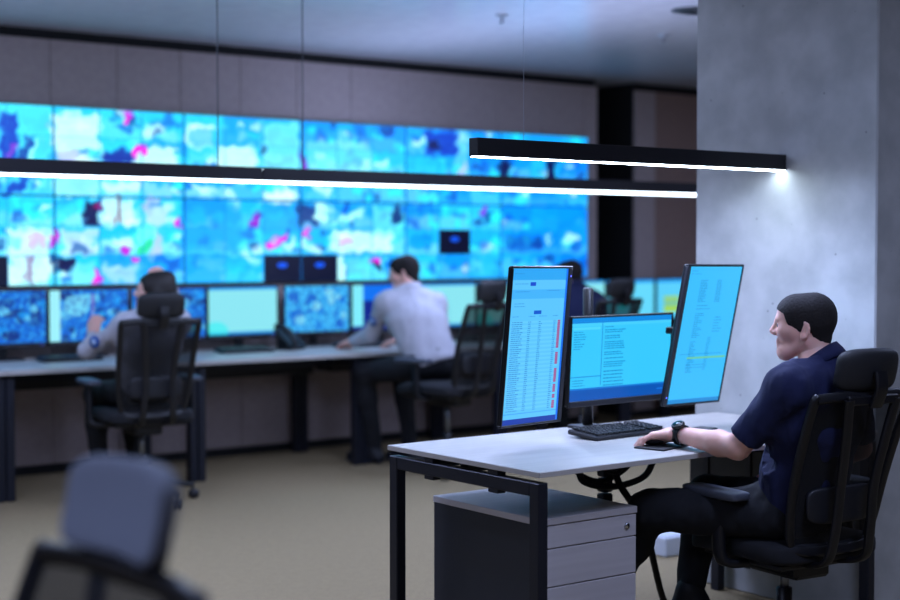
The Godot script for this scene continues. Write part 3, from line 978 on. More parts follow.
func telephone(at: Vector3, turn: float) -> void:
	var t := thing("desk_telephone", at, "dark grey desk telephone with handset on the far desk", "telephone", "", turn)
	var k := kit()
	var lean := Basis(Vector3.RIGHT, deg_to_rad(42.0))
	cbox(k, Vector3(0, 0.075, 0), Vector3(0.20, 0.022, 0.19), 0.006, lean)
	put(k, "body", M.dark_plastic, t)
	k = kit()
	cbox(k, Vector3(0, 0.06, -0.05), Vector3(0.15, 0.12, 0.012), 0.004)
	cbox(k, Vector3(0, 0.006, -0.01), Vector3(0.17, 0.012, 0.15), 0.004)
	put(k, "foot", M.dark_plastic, t)
	k = kit()
	sweep(k, smooth_path([lean * Vector3(-0.075, 0.02, -0.105) + Vector3(0, 0.075, 0), lean * Vector3(-0.075, 0.055, -0.06) + Vector3(0, 0.075, 0), lean * Vector3(-0.075, 0.055, 0.05) + Vector3(0, 0.075, 0), lean * Vector3(-0.075, 0.02, 0.095) + Vector3(0, 0.075, 0)], 5), round_rect(0.045, 0.03, 0.01), Vector3.RIGHT)
	put(k, "handset", M.black_plastic, t)
	k = kit()
	cbox(k, lean * Vector3(0.035, 0.013, -0.055) + Vector3(0, 0.075, 0), Vector3(0.11, 0.003, 0.05), 0.001, lean)
	put(k, "display", M.grey_plastic, t)
	k = kit()
	for r in 4:
		for c in 3:
			cbox(k, lean * Vector3(0.008 + c * 0.027, 0.014, -0.012 + r * 0.022) + Vector3(0, 0.075, 0), Vector3(0.018, 0.006, 0.013), 0.002, lean)
	put(k, "keypad", M.grey_plastic, t)


# ---------------------------------------------------------------- the near desk

const D0 := Vector3(2.912, 0, -4.26)    # far corner at the open end
const D1 := Vector3(4.6, 0, -3.46)      # near corner at the pillar

func make_near_desk() -> void:
	var mid := (D0 + D1) * 0.5
	var size := D1 - D0
	var t := thing("office_desk", mid, "pale near desk with dark steel frame beside the pillar, bearing three arm-mounted monitors", "desk", "", deg_to_rad(1.0))
	var k := kit()
	cbox(k, Vector3(0, 0.731, 0), Vector3(size.x, 0.018, size.z), 0.002)
	put(k, "tabletop", M.desk_top, t)
	k = kit()
	cbox(k, Vector3(0, 0.731, size.z / 2 + 0.001), Vector3(size.x, 0.016, 0.002), 0.0005)
	cbox(k, Vector3(-size.x / 2 - 0.001, 0.731, 0), Vector3(0.002, 0.016, size.z), 0.0005)
	put(k, "edge_band", M.desk_top, t)
	for sx in [-1.0, 1.0]:
		var x: float = sx * (size.x / 2 - 0.021)
		for sz in [-1.0, 1.0]:
			k = kit()
			cbox(k, Vector3(x, 0.352, sz * (size.z / 2 - 0.028)), Vector3(0.04, 0.704, 0.045), 0.003)
			put(k, "leg", M.desk_steel, t)
			k = kit()
			cbox(k, Vector3(x, 0.713, sz * 0.17), Vector3(0.036, 0.018, 0.05), 0.002)
			put(k, "spacer", M.desk_steel, t)
			k = kit()
			cbox(k, Vector3(x, 0.654, sz * 0.17), Vector3(0.034, 0.014, 0.05), 0.002)
			put(k, "bracket", M.desk_steel, t)
		k = kit()
		cbox(k, Vector3(x, 0.682, 0), Vector3(0.038, 0.044, size.z - 0.10), 0.003)
		put(k, "side_rail", M.desk_steel, t)
	for z in [-0.2, -0.05]:
		k = kit()
		cbox(k, Vector3(0, 0.70, z), Vector3(size.x - 0.12, 0.035, 0.04), 0.003)
		put(k, "cross_rail", M.desk_steel, t)
	k = kit()
	var px := 3.62 - mid.x
	tube(k, [Vector3(px - 0.22, 0.69, 0.05), Vector3(px - 0.20, 0.62, 0.05), Vector3(px - 0.05, 0.585, 0.04), Vector3(px + 0.10, 0.61, 0.05), Vector3(px + 0.16, 0.70, 0.05)], 0.012, 8)
	tube(k, [Vector3(px - 0.24, 0.70, 0.02), Vector3(px - 0.19, 0.64, 0.02), Vector3(px - 0.06, 0.60, 0.0), Vector3(px + 0.06, 0.64, 0.0), Vector3(px + 0.09, 0.70, 0.0)], 0.010, 8)
	tube(k, [Vector3(px - 0.17, 0.70, 0.07), Vector3(px - 0.13, 0.66, 0.07), Vector3(px - 0.04, 0.64, 0.06), Vector3(px + 0.0, 0.70, 0.06)], 0.008, 8)
	put(k, "cable_bundle", M.cable, t)
	k = kit()
	tube(k, [Vector3(px - 0.05, 0.69, 0.04), Vector3(px - 0.03, 0.6, 0.05), Vector3(px + 0.06, 0.5, 0.04), Vector3(px + 0.16, 0.40, 0.0), Vector3(px + 0.30, 0.12, -0.05), Vector3(px + 0.42, 0.013, -0.08)], 0.013, 8)
	put(k, "power_cable", M.cable, t)
	k = kit()
	for i in 12:
		cbox(k, Vector3(px - 0.02, 0.03 + 0.055 * i, -0.03), Vector3(0.045, 0.05, 0.045), 0.006)
	put(k, "cable_column", M.grey_plastic, t)
	# monitor arm: a pole clamped at the rear edge with an arm to each screen
	var pole := Vector3(3.79, 0.74, -4.19)
	var a := thing("monitor_arm", pole, "black triple monitor arm with a pole on the near desk", "monitor arm")
	k = kit()
	cbox(k, Vector3(0, 0.006, 0), Vector3(0.12, 0.012, 0.11), 0.004)
	put(k, "base_plate", M.black_plastic, a)
	k = kit()
	lathe(k, [Vector2(0, 0.012), Vector2(0.02, 0.012), Vector2(0.02, 0.53), Vector2(0.016, 0.535), Vector2(0, 0.535)], 16)
	put(k, "pole", M.black_plastic, a)
	var screens := [
		[Vector3(3.277, 1.091, -3.883), 10.9, -5.0, -0.6, 0.33, 0.55, "table", "portrait monitor on the near desk showing a table with a red column", 1],
		[Vector3(3.830, 1.011, -4.047), 3.0, -3.1, 0.0, 0.55, 0.335, "editor", "landscape monitor on the near desk between the two portrait ones", 0],
		[Vector3(4.146, 1.095, -3.930), 3.4, -12.0, -0.6, 0.33, 0.55, "document", "portrait monitor on the near desk, tilted forward before the pillar", -1]]
	for s in screens:
		var yaw := deg_to_rad(s[1])
		var n := Vector3(sin(yaw), 0, cos(yaw))
		var wx := Vector3(cos(yaw), 0, -sin(yaw))
		var tilt := deg_to_rad(s[2])
		var up := Vector3.UP * cos(tilt) - n * sin(tilt)
		var roll := deg_to_rad(s[3])
		var rx := wx * cos(roll) + up * sin(roll)
		var ry := -wx * sin(roll) + up * cos(roll)
		var m := thing("desk_monitor", s[0], s[7], "monitor")
		var im: Image = {"table": screen_table(), "editor": screen_editor(), "document": screen_document()}[s[6]]
		var frame := Transform3D(Basis(rx, ry, rx.cross(ry)), Vector3.ZERO)
		monitor_body(m, maxf(s[4], s[5]), minf(s[4], s[5]), 0.022, im, NEAR_GLOW, frame, s[8])
		k = kit()
		cbox(k, Vector3(0, 0, -0.052), Vector3(0.11, 0.11, 0.010), 0.003)
		put(k, "mount_plate", M.black_plastic, m, frame)
		var back: Vector3 = s[0] + frame.basis * Vector3(0, 0, -0.070) - pole
		var h: float = back.y
		var elbow := Vector3(back.x * 0.55, h, back.z * 0.5 - 0.06 if absf(back.x) > 0.1 else back.z * 0.5)
		k = kit()
		lathe(k, [Vector2(0.02, h - 0.025), Vector2(0.03, h - 0.022), Vector2(0.03, h + 0.022), Vector2(0.02, h + 0.025)], 14)
		beam(k, Vector3(0, h, 0), elbow, 0.03, 0.03)
		lathe(k, [Vector2(0, h - 0.024), Vector2(0.024, h - 0.024), Vector2(0.024, h + 0.024), Vector2(0, h + 0.024)], 14, Transform3D(Basis.IDENTITY, Vector3(elbow.x, 0, elbow.z)))
		if absf(back.x) > 0.1:
			beam(k, elbow, back, 0.026, 0.026)
		put(k, "arm", M.black_plastic, a)
	# added tower: its black stands for the shaded pillar below the desk
	var pc := thing("added_shade_tower", Vector3(4.43, 0.19, -3.97), "added black computer tower for the shade under the near desk beside the pillar", "computer")
	k = kit()
	cbox(k, Vector3(0, 0.235, 0), Vector3(0.19, 0.45, 0.43), 0.006)
	put(k, "case", M.dark_plastic, pc)
	k = kit()
	cbox(k, Vector3(0, 0.235, 0.222), Vector3(0.18, 0.44, 0.016), 0.005)
	put(k, "front_panel", M.black_plastic, pc)
	k = kit()
	lathe(k, [Vector2(0, 0), Vector2(0.011, 0), Vector2(0.011, 0.004), Vector2(0, 0.005)], 14, Transform3D(Basis(Vector3.RIGHT, PI / 2), Vector3(0, 0.40, 0.230)))
	put(k, "power_button", M.alu, pc)
	for z in [-0.12, 0.10]:
		k = kit()
		for s in [-1.0, 1.0]:
			cbox(k, Vector3(s * 0.099, 0.26, z), Vector3(0.004, 0.53, 0.03), 0.001)
		cbox(k, Vector3(0, 0.003, z), Vector3(0.20, 0.006, 0.03), 0.001)
		put(k, "holder_strap", M.desk_steel, pc)
	# mobile drawer cabinet
	var c := thing("drawer_cabinet", Vector3(3.25, 0, -3.87), "mobile drawer cabinet with dark sides and pale drawers under the near desk", "cabinet")
	k = kit()
	cbox(k, Vector3(0, 0.29, -0.012), Vector3(0.42, 0.50, 0.556), 0.003)
	put(k, "body", M.cabinet_dark, c)
	k = kit()
	cbox(k, Vector3(0, 0.55, 0), Vector3(0.424, 0.022, 0.584), 0.002)
	put(k, "top", M.cabinet_pale, c)
	var y := 0.537
	for h in [0.075, 0.125, 0.29]:
		k = kit()
		cbox(k, Vector3(0, y - h / 2, 0.279), Vector3(0.418, h - 0.004, 0.02), 0.0015)
		var dr := put(k, "drawer", M.cabinet_pale, c)
		if h < 0.1:
			k = kit()
			lathe(k, [Vector2(0, 0), Vector2(0.011, 0), Vector2(0.011, 0.005), Vector2(0.008, 0.007), Vector2(0, 0.007)], 16, Transform3D(Basis(Vector3.RIGHT, PI / 2), Vector3(0.165, y - h / 2, 0.289)))
			put(k, "lock", M.chrome, dr)
		y -= h
	for sx in [-1.0, 1.0]:
		for sz in [-1.0, 1.0]:
			k = kit()
			lathe(k, [Vector2(0, -0.012), Vector2(0.018, -0.012), Vector2(0.018, 0.012), Vector2(0, 0.012)], 14, Transform3D(Basis(Vector3.FORWARD, PI / 2), Vector3(sx * 0.17, 0.018, sz * 0.23)))
			cbox(k, Vector3(sx * 0.17, 0.035, sz * 0.23), Vector3(0.03, 0.02, 0.03), 0.003)
			put(k, "castor", M.black_plastic, c)
	keyboard(Vector3(3.735, 0.74, -3.965), deg_to_rad(4.0), "black keyboard on the near desk below the landscape monitor", "", true)


# ---------------------------------------------------------------- chairs

func chair(at: Vector3, turn: float, lift: float, label: String, pad_mat: Material = null) -> Node3D:
	# high-backed mesh task chair; looks along its own -Z
	var t := thing("office_chair", at, label, "chair", "black mesh office chairs", turn)
	var up := Vector3(0, lift, 0)
	var lifted := Transform3D(Basis.IDENTITY, up)
	var k := kit()
	pad(k, Transform3D(Basis.IDENTITY, Vector3(0, 0.455, -0.01) + up), Vector3(0.245, 0.04, 0.24), 0.3, 0.4, func(p: Vector3) -> Vector3: return p + Vector3(0, -0.02 * pow(maxf(-p.z - 0.1, 0.0) / 0.14, 2.0), 0), 32, 16)
	put(k, "seat", M.seat_cloth, t)
	k = kit()
	cbox(k, Vector3(0, 0.41, 0.0), Vector3(0.40, 0.025, 0.38), 0.008)
	cbox(k, Vector3(0, 0.375, 0.02), Vector3(0.16, 0.06, 0.24), 0.012)
	beam(k, Vector3(0.08, 0.385, -0.03), Vector3(0.23, 0.39, -0.04), 0.012, 0.012)
	put(k, "seat_mechanism", M.black_plastic, t, lifted)
	# back: curved frame, mesh, two ribs behind it, lumbar support
	var rail := func(s: float) -> Array: return [Vector3(s * 0.170, 0.475, 0.205), Vector3(s * 0.190, 0.56, 0.222), Vector3(s * 0.203, 0.70, 0.255), Vector3(s * 0.210, 0.85, 0.305), Vector3(s * 0.216, 0.965, 0.352), Vector3(s * 0.206, 0.985, 0.360)]
	k = kit()
	for s in [-1.0, 1.0]:
		sweep(k, smooth_path(rail.call(s), 5), round_rect(0.03, 0.024, 0.008), Vector3(1, 0, 0))
	sweep(k, smooth_path([Vector3(-0.212, 0.978, 0.357), Vector3(-0.1, 0.985, 0.37), Vector3(0.1, 0.985, 0.37), Vector3(0.212, 0.978, 0.357)], 5), round_rect(0.026, 0.032, 0.008), Vector3(0, 0.3, 1))
	sweep(k, smooth_path([Vector3(-0.18, 0.478, 0.205), Vector3(-0.1, 0.462, 0.225), Vector3(0.1, 0.462, 0.225), Vector3(0.18, 0.478, 0.205)], 5), round_rect(0.026, 0.035, 0.008), Vector3(0, 0.3, 1))
	put(k, "back_frame", M.black_plastic, t, lifted)
	k = kit()
	var l := smooth_path(rail.call(-1.0), 4)
	var r := smooth_path(rail.call(1.0), 4)
	k.set_smooth_group(5)
	for i in l.size() - 1:
		for j in 8:
			var q := []
			for e in [[i, j], [i, j + 1], [i + 1, j + 1], [i + 1, j]]:
				var f: float = e[1] / 8.0
				q.append(l[e[0]].lerp(r[e[0]], f) + Vector3(0, 0, sin(f * PI) * 0.016))
			face(k, q, q[0] + Vector3(0, 0, 1), Transform3D.IDENTITY)
	put(k, "back_mesh", M.mesh_cloth, t, lifted)
	for s in [-1.0, 1.0]:
		k = kit()
		sweep(k, smooth_path([Vector3(s * 0.06, 0.40, 0.10), Vector3(s * 0.085, 0.43, 0.27), Vector3(s * 0.08, 0.52, 0.31), Vector3(s * 0.075, 0.68, 0.33), Vector3(s * 0.088, 0.84, 0.365), Vector3(s * 0.105, 0.975, 0.395)], 5), round_rect(0.036, 0.02, 0.008), Vector3(1, 0, 0))
		put(k, "back_rib", M.black_plastic, t, lifted)
	k = kit()
	pad(k, Transform3D(Basis.IDENTITY, Vector3(0, 0.62, 0.275) + up), Vector3(0.15, 0.06, 0.012), 0.4, 0.4, func(p: Vector3) -> Vector3: return p - Vector3(0, 0, p.x * p.x * 0.9))
	put(k, "lumbar_support", M.dark_plastic, t)
	k = kit()
	sweep(k, smooth_path([Vector3(0, 0.95, 0.405), Vector3(0, 1.01, 0.43), Vector3(0, 1.065, 0.425)], 5), round_rect(0.05, 0.016, 0.006), Vector3(1, 0, 0))
	beam(k, Vector3(-0.11, 0.972, 0.392), Vector3(0.11, 0.972, 0.392), 0.02, 0.03)
	put(k, "headrest_stem", M.black_plastic, t, lifted)
	k = kit()
	pad(k, Transform3D(Basis(Vector3.RIGHT, deg_to_rad(12.0)), Vector3(0, 1.058, 0.392) + up), Vector3(0.130, 0.068, 0.022), 0.45, 0.42, func(p: Vector3) -> Vector3: return p + Vector3(0, 0.010 * (1.0 - p.x * p.x / 0.017), -p.x * p.x * 1.7 - p.y * p.y * 1.6), 40, 18)
	put(k, "headrest", pad_mat if pad_mat else M.headrest, t)
	for s in [-1.0, 1.0]:
		k = kit()
		sweep(k, smooth_path([Vector3(s * 0.17, 0.40, 0.02), Vector3(s * 0.265, 0.405, 0.01), Vector3(s * 0.292, 0.44, 0.0), Vector3(s * 0.292, 0.55, -0.005), Vector3(s * 0.29, 0.625, -0.01)], 5), round_rect(0.05, 0.028, 0.01), Vector3(0, 0, 1))
		var post := put(k, "armrest", M.black_plastic, t, lifted)
		k = kit()
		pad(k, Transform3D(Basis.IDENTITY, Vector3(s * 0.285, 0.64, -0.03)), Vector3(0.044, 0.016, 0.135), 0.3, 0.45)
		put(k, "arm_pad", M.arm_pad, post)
	k = kit()
	lathe(k, [Vector2(0, 0.10), Vector2(0.027, 0.10), Vector2(0.027, 0.26), Vector2(0.0, 0.262)], 16)
	put(k, "column_cover", M.black_plastic, t)
	k = kit()
	lathe(k, [Vector2(0, 0.25), Vector2(0.016, 0.25), Vector2(0.016, 0.36 + lift), Vector2(0, 0.36 + lift)], 14)
	put(k, "gas_spring", M.steel_leg, t)
	for i in 5:
		var a := TAU * i / 5 + 0.35
		var d := Vector3(sin(a), 0, cos(a))
		k = kit()
		sweep(k, smooth_path([d * 0.02 + Vector3(0, 0.115, 0), d * 0.15 + Vector3(0, 0.105, 0), d * 0.30 + Vector3(0, 0.078, 0)], 4), round_rect(0.05, 0.036, 0.012), d.cross(Vector3.UP), PackedFloat32Array([1.0, 1.0, 0.97, 0.92, 0.88, 0.82, 0.76, 0.7, 0.65]))
		var sp := put(k, "base_spoke", M.black_plastic, t)
		k = kit()
		var side := d.rotated(Vector3.UP, 0.6 + i)
		for s in [-1.0, 1.0]:
			lathe(k, [Vector2(0, -0.009), Vector2(0.024, -0.009), Vector2(0.028, -0.004), Vector2(0.028, 0.004), Vector2(0.024, 0.009), Vector2(0, 0.009)], 14, Transform3D(Basis(Quaternion(Vector3.UP, side)), d * 0.305 + Vector3(0, 0.028, 0) + side * s * 0.014))
		lathe(k, [Vector2(0, 0.03), Vector2(0.008, 0.03), Vector2(0.008, 0.075), Vector2(0, 0.075)], 8, Transform3D(Basis.IDENTITY, d * 0.3))
		put(k, "castor", M.dark_plastic, sp)
	return t

func make_chairs() -> void:
	chair(Vector3(3.95, 0, -3.36), deg_to_rad(-6.0), -0.03, "black mesh office chair under the person in the navy polo")
	chair(Vector3(3.55, 0, -7.62), deg_to_rad(-8.0), 0.05, "black mesh office chair under the long-haired person")
	chair(Vector3(5.56, 0, -7.46), deg_to_rad(12.0), 0.09, "black mesh office chair behind the leaning person in the white shirt")
	chair(Vector3(6.95, 0, -7.75), deg_to_rad(5.0), 0.08, "black mesh office chair under the dark-haired person behind the near monitors")
	chair(Vector3(0.482, 0, -1.863), deg_to_rad(95.0), 0.0, "empty black mesh office chair with a grey headrest, standing alone on the open carpet", M.headrest_grey)


# ---------------------------------------------------------------- sculpting (tapered capsules joined smoothly, meshed as surface nets)

class Blob:
	var v := PackedVector3Array()
	var n := PackedVector3Array()
	var ix := PackedInt32Array()
	func mesh(origin: Vector3) -> ArrayMesh:
		var a := []
		a.resize(Mesh.ARRAY_MAX)
		for i in v.size():
			v[i] -= origin
		a[Mesh.ARRAY_VERTEX] = v
		a[Mesh.ARRAY_NORMAL] = n
		a[Mesh.ARRAY_INDEX] = ix
		var m := ArrayMesh.new()
		m.add_surface_from_arrays(Mesh.PRIMITIVE_TRIANGLES, a)
		return m

func cap(a: Vector3, b: Vector3, ra: float, rb: float, k := 0.03, axis := Vector3.ZERO, s := 1.0, cut := false) -> Array:
	return [a, b, ra, rb, k, axis, s, cut]

func sculpt(blob: Blob, prims: Array, cell: float, shape = null) -> void:
	var lo := Vector3.INF
	var hi := -Vector3.INF
	for p in prims:
		if p[7]: continue
		var r: float = maxf(p[2], p[3]) * maxf(1.0, p[6]) + cell * 3.0
		for q in [p[0], p[1]]:
			lo = lo.min(q - Vector3.ONE * r)
			hi = hi.max(q + Vector3.ONE * r)
	var nx := int((hi.x - lo.x) / cell) + 2
	var ny := int((hi.y - lo.y) / cell) + 2
	var nz := int((hi.z - lo.z) / cell) + 2
	var f := PackedFloat32Array()
	f.resize(nx * ny * nz)
	f.fill(1.0)
	for p in prims:
		var a: Vector3 = p[0]
		var b: Vector3 = p[1]
		var ra: float = p[2]
		var dr: float = p[3] - ra
		var k: float = p[4]
		var ax: Vector3 = p[5]
		var flat: bool = ax != Vector3.ZERO
		if flat: ax = ax.normalized()
		var inv: float = 1.0 / float(p[6]) - 1.0
		var cut: bool = p[7]
		var ba := b - a
		if flat: ba += ax * (ba.dot(ax) * inv)
		var bb := maxf(ba.length_squared(), 1e-9)
		var pad_r: float = maxf(p[2], p[3]) * maxf(1.0, p[6]) + k + cell * 2.0
		var l0 := (a.min(b) - Vector3.ONE * pad_r - lo) / cell
		var h0 := (a.max(b) + Vector3.ONE * pad_r - lo) / cell
		var x0 := maxi(int(l0.x), 0)
		var x1 := mini(int(h0.x) + 1, nx - 1)
		for z in range(maxi(int(l0.z), 0), mini(int(h0.z) + 1, nz - 1) + 1):
			for y in range(maxi(int(l0.y), 0), mini(int(h0.y) + 1, ny - 1) + 1):
				var q0 := Vector3(0, y * cell, z * cell) + lo - a
				var row := (z * ny + y) * nx
				for x in range(x0, x1 + 1):
					var q := Vector3(q0.x + x * cell, q0.y, q0.z)
					if flat: q += ax * (q.dot(ax) * inv)
					var t := clampf(q.dot(ba) / bb, 0.0, 1.0)
					var d := (q - ba * t).length() - ra - dr * t
					var o := f[row + x]
					if cut:
						d = -d
						var h := maxf(k - absf(o - d), 0.0)
						f[row + x] = maxf(o, d) + h * h / (4.0 * k)
					else:
						var h := maxf(k - absf(o - d), 0.0)
						f[row + x] = minf(o, d) - h * h / (4.0 * k)
	if shape != null:
		for z in nz:
			for y in ny:
				for x in nx:
					var i := (z * ny + y) * nx + x
					if absf(f[i]) < cell * 4.0 or f[i] < 0.0:
						f[i] = shape.call(lo + Vector3(x, y, z) * cell, f[i])
	nets(blob, f, nx, ny, nz, lo, cell)

func nets(blob: Blob, f: PackedFloat32Array, nx: int, ny: int, nz: int, lo: Vector3, cell: float) -> void:
	var index := PackedInt32Array()
	index.resize(nx * ny * nz)
	index.fill(-1)
	var sy := nx
	var sz := nx * ny
	var offs := [0, 1, sy, sy + 1, sz, sz + 1, sz + sy, sz + sy + 1]
	var edges := [[0, 1], [2, 3], [4, 5], [6, 7], [0, 2], [1, 3], [4, 6], [5, 7], [0, 4], [1, 5], [2, 6], [3, 7]]
	var corner := [Vector3(0, 0, 0), Vector3(1, 0, 0), Vector3(0, 1, 0), Vector3(1, 1, 0), Vector3(0, 0, 1), Vector3(1, 0, 1), Vector3(0, 1, 1), Vector3(1, 1, 1)]
	for z in nz - 1:
		for y in ny - 1:
			var row := z * sz + y * sy
			for x in nx - 1:
				var i := row + x
				var s0 := f[i] < 0.0
				if s0 == (f[i + 1] < 0.0) and s0 == (f[i + sy] < 0.0) and s0 == (f[i + sz] < 0.0) and s0 == (f[i + sy + 1] < 0.0) and s0 == (f[i + sz + 1] < 0.0) and s0 == (f[i + sz + sy] < 0.0) and s0 == (f[i + sz + sy + 1] < 0.0):
					continue
				var sum := Vector3.ZERO
				var count := 0
				for e in edges:
					var fa := f[i + offs[e[0]]]
					var fb := f[i + offs[e[1]]]
					if (fa < 0.0) != (fb < 0.0):
						sum += (corner[e[0]] as Vector3).lerp(corner[e[1]], fa / (fa - fb))
						count += 1
				var c0 := f[i]
				var c1 := f[i + 1]
				var c2 := f[i + sy]
				var c3 := f[i + sy + 1]
				var c4 := f[i + sz]
				var c5 := f[i + sz + 1]
				var c6 := f[i + sz + sy]
				var c7 := f[i + sz + sy + 1]
				var g := Vector3(c1 + c3 + c5 + c7 - c0 - c2 - c4 - c6, c2 + c3 + c6 + c7 - c0 - c1 - c4 - c5, c4 + c5 + c6 + c7 - c0 - c1 - c2 - c3)
				index[i] = blob.v.size()
				blob.v.append(lo + (Vector3(x, y, z) + sum / count) * cell)
				blob.n.append(g.normalized() if g.length_squared() > 0.0 else Vector3.UP)
	for z in range(1, nz - 1):
		for y in range(1, ny - 1):
			for x in range(1, nx - 1):
				var i := z * sz + y * sy + x
				var s0 := f[i] < 0.0
				if s0 != (f[i + 1] < 0.0):
					quad(blob, index[i], index[i - sy], index[i - sy - sz], index[i - sz])
				if s0 != (f[i + sy] < 0.0):
					quad(blob, index[i], index[i - 1], index[i - 1 - sz], index[i - sz])
				if s0 != (f[i + sz] < 0.0):
					quad(blob, index[i], index[i - 1], index[i - 1 - sy], index[i - sy])

func quad(blob: Blob, a: int, b: int, c: int, d: int) -> void:
	if mini(mini(a, b), mini(c, d)) < 0:
		return
	var n := (blob.v[c] - blob.v[a]).cross(blob.v[b] - blob.v[a])
	if n.dot(blob.n[a] + blob.n[c]) < 0.0:
		var t := b
		b = d
		d = t
	blob.ix.append_array(PackedInt32Array([a, b, c, a, c, d]))


# ---------------------------------------------------------------- people

func head_prims(at: Transform3D, s: float) -> Array:
	var o := []
	var bx := at.basis.x
	var P := func(x: float, y: float, z: float) -> Vector3: return at * (Vector3(x, y, z) * s)
	o.append(cap(P.call(0, 0.032, -0.018), P.call(0, 0.034, 0.034), 0.076 * s, 0.077 * s, 0.02))
	o.append(cap(P.call(0, -0.005, 0.03), P.call(0, -0.04, 0.035), 0.066 * s, 0.055 * s, 0.03))
	o.append(cap(P.call(0, -0.02, -0.046), P.call(0, -0.075, -0.052), 0.050 * s, 0.034 * s, 0.03))
	o.append(cap(P.call(0, -0.096, -0.070), P.call(0, -0.090, -0.066), 0.021 * s, 0.024 * s, 0.025, bx, 1.25))
	o.append(cap(P.call(-0.027, 0.022, -0.080), P.call(0.027, 0.022, -0.080), 0.015 * s, 0.015 * s, 0.014))
	for q in [-1.0, 1.0]:
		o.append(cap(P.call(q * 0.052, -0.055, 0.008), P.call(q * 0.018, -0.094, -0.062), 0.019 * s, 0.018 * s, 0.03))
		o.append(cap(P.call(q * 0.040, -0.018, -0.058), P.call(q * 0.042, -0.02, -0.04), 0.024 * s, 0.026 * s, 0.025))
		o.append(cap(P.call(q * 0.030, 0.004, -0.099), P.call(q * 0.034, 0.004, -0.098), 0.012 * s, 0.012 * s, 0.012, Vector3.ZERO, 1.0, true))
		o.append(cap(P.call(q * 0.011, -0.024, -0.100), P.call(q * 0.011, -0.022, -0.092), 0.009 * s, 0.009 * s, 0.008))
		# ear
		var prev := Vector3.INF
		for k in 8:
			var a := -2.3 + 4.3 * k / 7.0
			var e: Vector3 = P.call(q * (0.072 + 0.012 * sin(PI * k / 7.0)), -0.012 + sin(a) * 0.027, 0.010 + cos(a) * 0.016)
			if prev != Vector3.INF:
				o.append(cap(prev, e, 0.0058 * s, 0.0058 * s, 0.004))
			prev = e
		o.append(cap(P.call(q * 0.076, -0.039, 0.003), P.call(q * 0.076, -0.032, 0.005), 0.008 * s, 0.007 * s, 0.008))
		o.append(cap(P.call(q * 0.072, -0.002, 0.014), P.call(q * 0.072, -0.026, 0.008), 0.010 * s, 0.008 * s, 0.008))
	o.append(cap(P.call(0, 0.014, -0.092), P.call(0, -0.016, -0.109), 0.0085 * s, 0.0115 * s, 0.010))
	o.append(cap(P.call(-0.016, -0.052, -0.086), P.call(0.016, -0.052, -0.086), 0.0095 * s, 0.0095 * s, 0.008))
	o.append(cap(P.call(-0.013, -0.066, -0.084), P.call(0.013, -0.066, -0.084), 0.0105 * s, 0.0105 * s, 0.008))
	return o

func hand_prims(wrist: Vector3, dir: Vector3, up: Vector3, thumb_side: float, curl: float, s := 1.0, spread := 1.0) -> Array:
	# dir: along the hand, up: out of the back of the hand, thumb_side: +1 when the thumb is on the side dir x up
	var f := dir.normalized()
	var y := (up - f * up.dot(f)).normalized()
	var x := f.cross(y) * thumb_side
	var o := []
	o.append(cap(wrist, wrist + f * 0.03 * s, 0.021 * s, 0.020 * s, 0.02, x, 1.3))
	o.append(cap(wrist + f * 0.03 * s, wrist + f * 0.078 * s, 0.0175 * s, 0.0145 * s, 0.02, x, 2.3))
	var lens := [0.078, 0.087, 0.080, 0.062]
	for i in 4:
		var p := wrist + (f * (0.084 - 0.004 * absf(i - 1.2)) + x * (0.030 - 0.0195 * i) * 1.0) * s
		var d := (f + x * (0.10 - 0.075 * i) * spread).normalized()
		var ang := 0.0
		o.append(cap(p - f * 0.03 * s, p, 0.010 * s, 0.0098 * s, 0.008))
		for j in 3:
			ang += curl * [0.45, 0.75, 0.5][j] * (1.0 + 0.08 * i)
			var e: Vector3 = p + (d * cos(ang) - y * sin(ang)) * (lens[i] * [0.48, 0.30, 0.22][j]) * s
			o.append(cap(p, e, (0.0096 - 0.0008 * j) * s, (0.0090 - 0.0010 * j) * s, 0.004))
			p = e
	var tb := wrist + (f * 0.022 + x * 0.022 - y * 0.006) * s
	var t1 := tb + (f * 0.030 + x * 0.024 - y * 0.010) * s
	var t2 := t1 + (f * 0.032 + x * 0.008 - y * 0.008) * s
	var t3 := t2 + (f * 0.026 - x * 0.002 - y * 0.006) * s
	o.append(cap(tb, t1, 0.0145 * s, 0.0115 * s, 0.012))
	o.append(cap(t1, t2, 0.0112 * s, 0.0100 * s, 0.004))
	o.append(cap(t2, t3, 0.0100 * s, 0.0078 * s, 0.004))
	return o

func torso_prims(j: Dictionary, g: float, s: float) -> Array:
	# pelvis, waist, ribs and shoulders, g metres fuller than the skin
	var r: Vector3 = (j.SR - j.SL).normalized()
	var w: Vector3 = j.P.lerp(j.C, 0.45)
	return [
		cap(j.P, w, 0.112 * s + g, 0.104 * s + g, 0.05, r, 1.42),
		cap(w, j.C, 0.104 * s + g, 0.116 * s + g, 0.05, r, 1.40),
		cap(j.C, j.C.lerp(j.N, 0.62), 0.116 * s + g, 0.085 * s + g, 0.06, r, 1.45),
		cap(j.SL, j.SR, 0.058 * s + g, 0.058 * s + g, 0.06),
		cap(j.SL.lerp(j.N, 0.25), j.N - (j.N - j.C) * 0.02, 0.045 * s + g, 0.055 * s + g, 0.05),
		cap(j.SR.lerp(j.N, 0.25), j.N - (j.N - j.C) * 0.02, 0.045 * s + g, 0.055 * s + g, 0.05)]

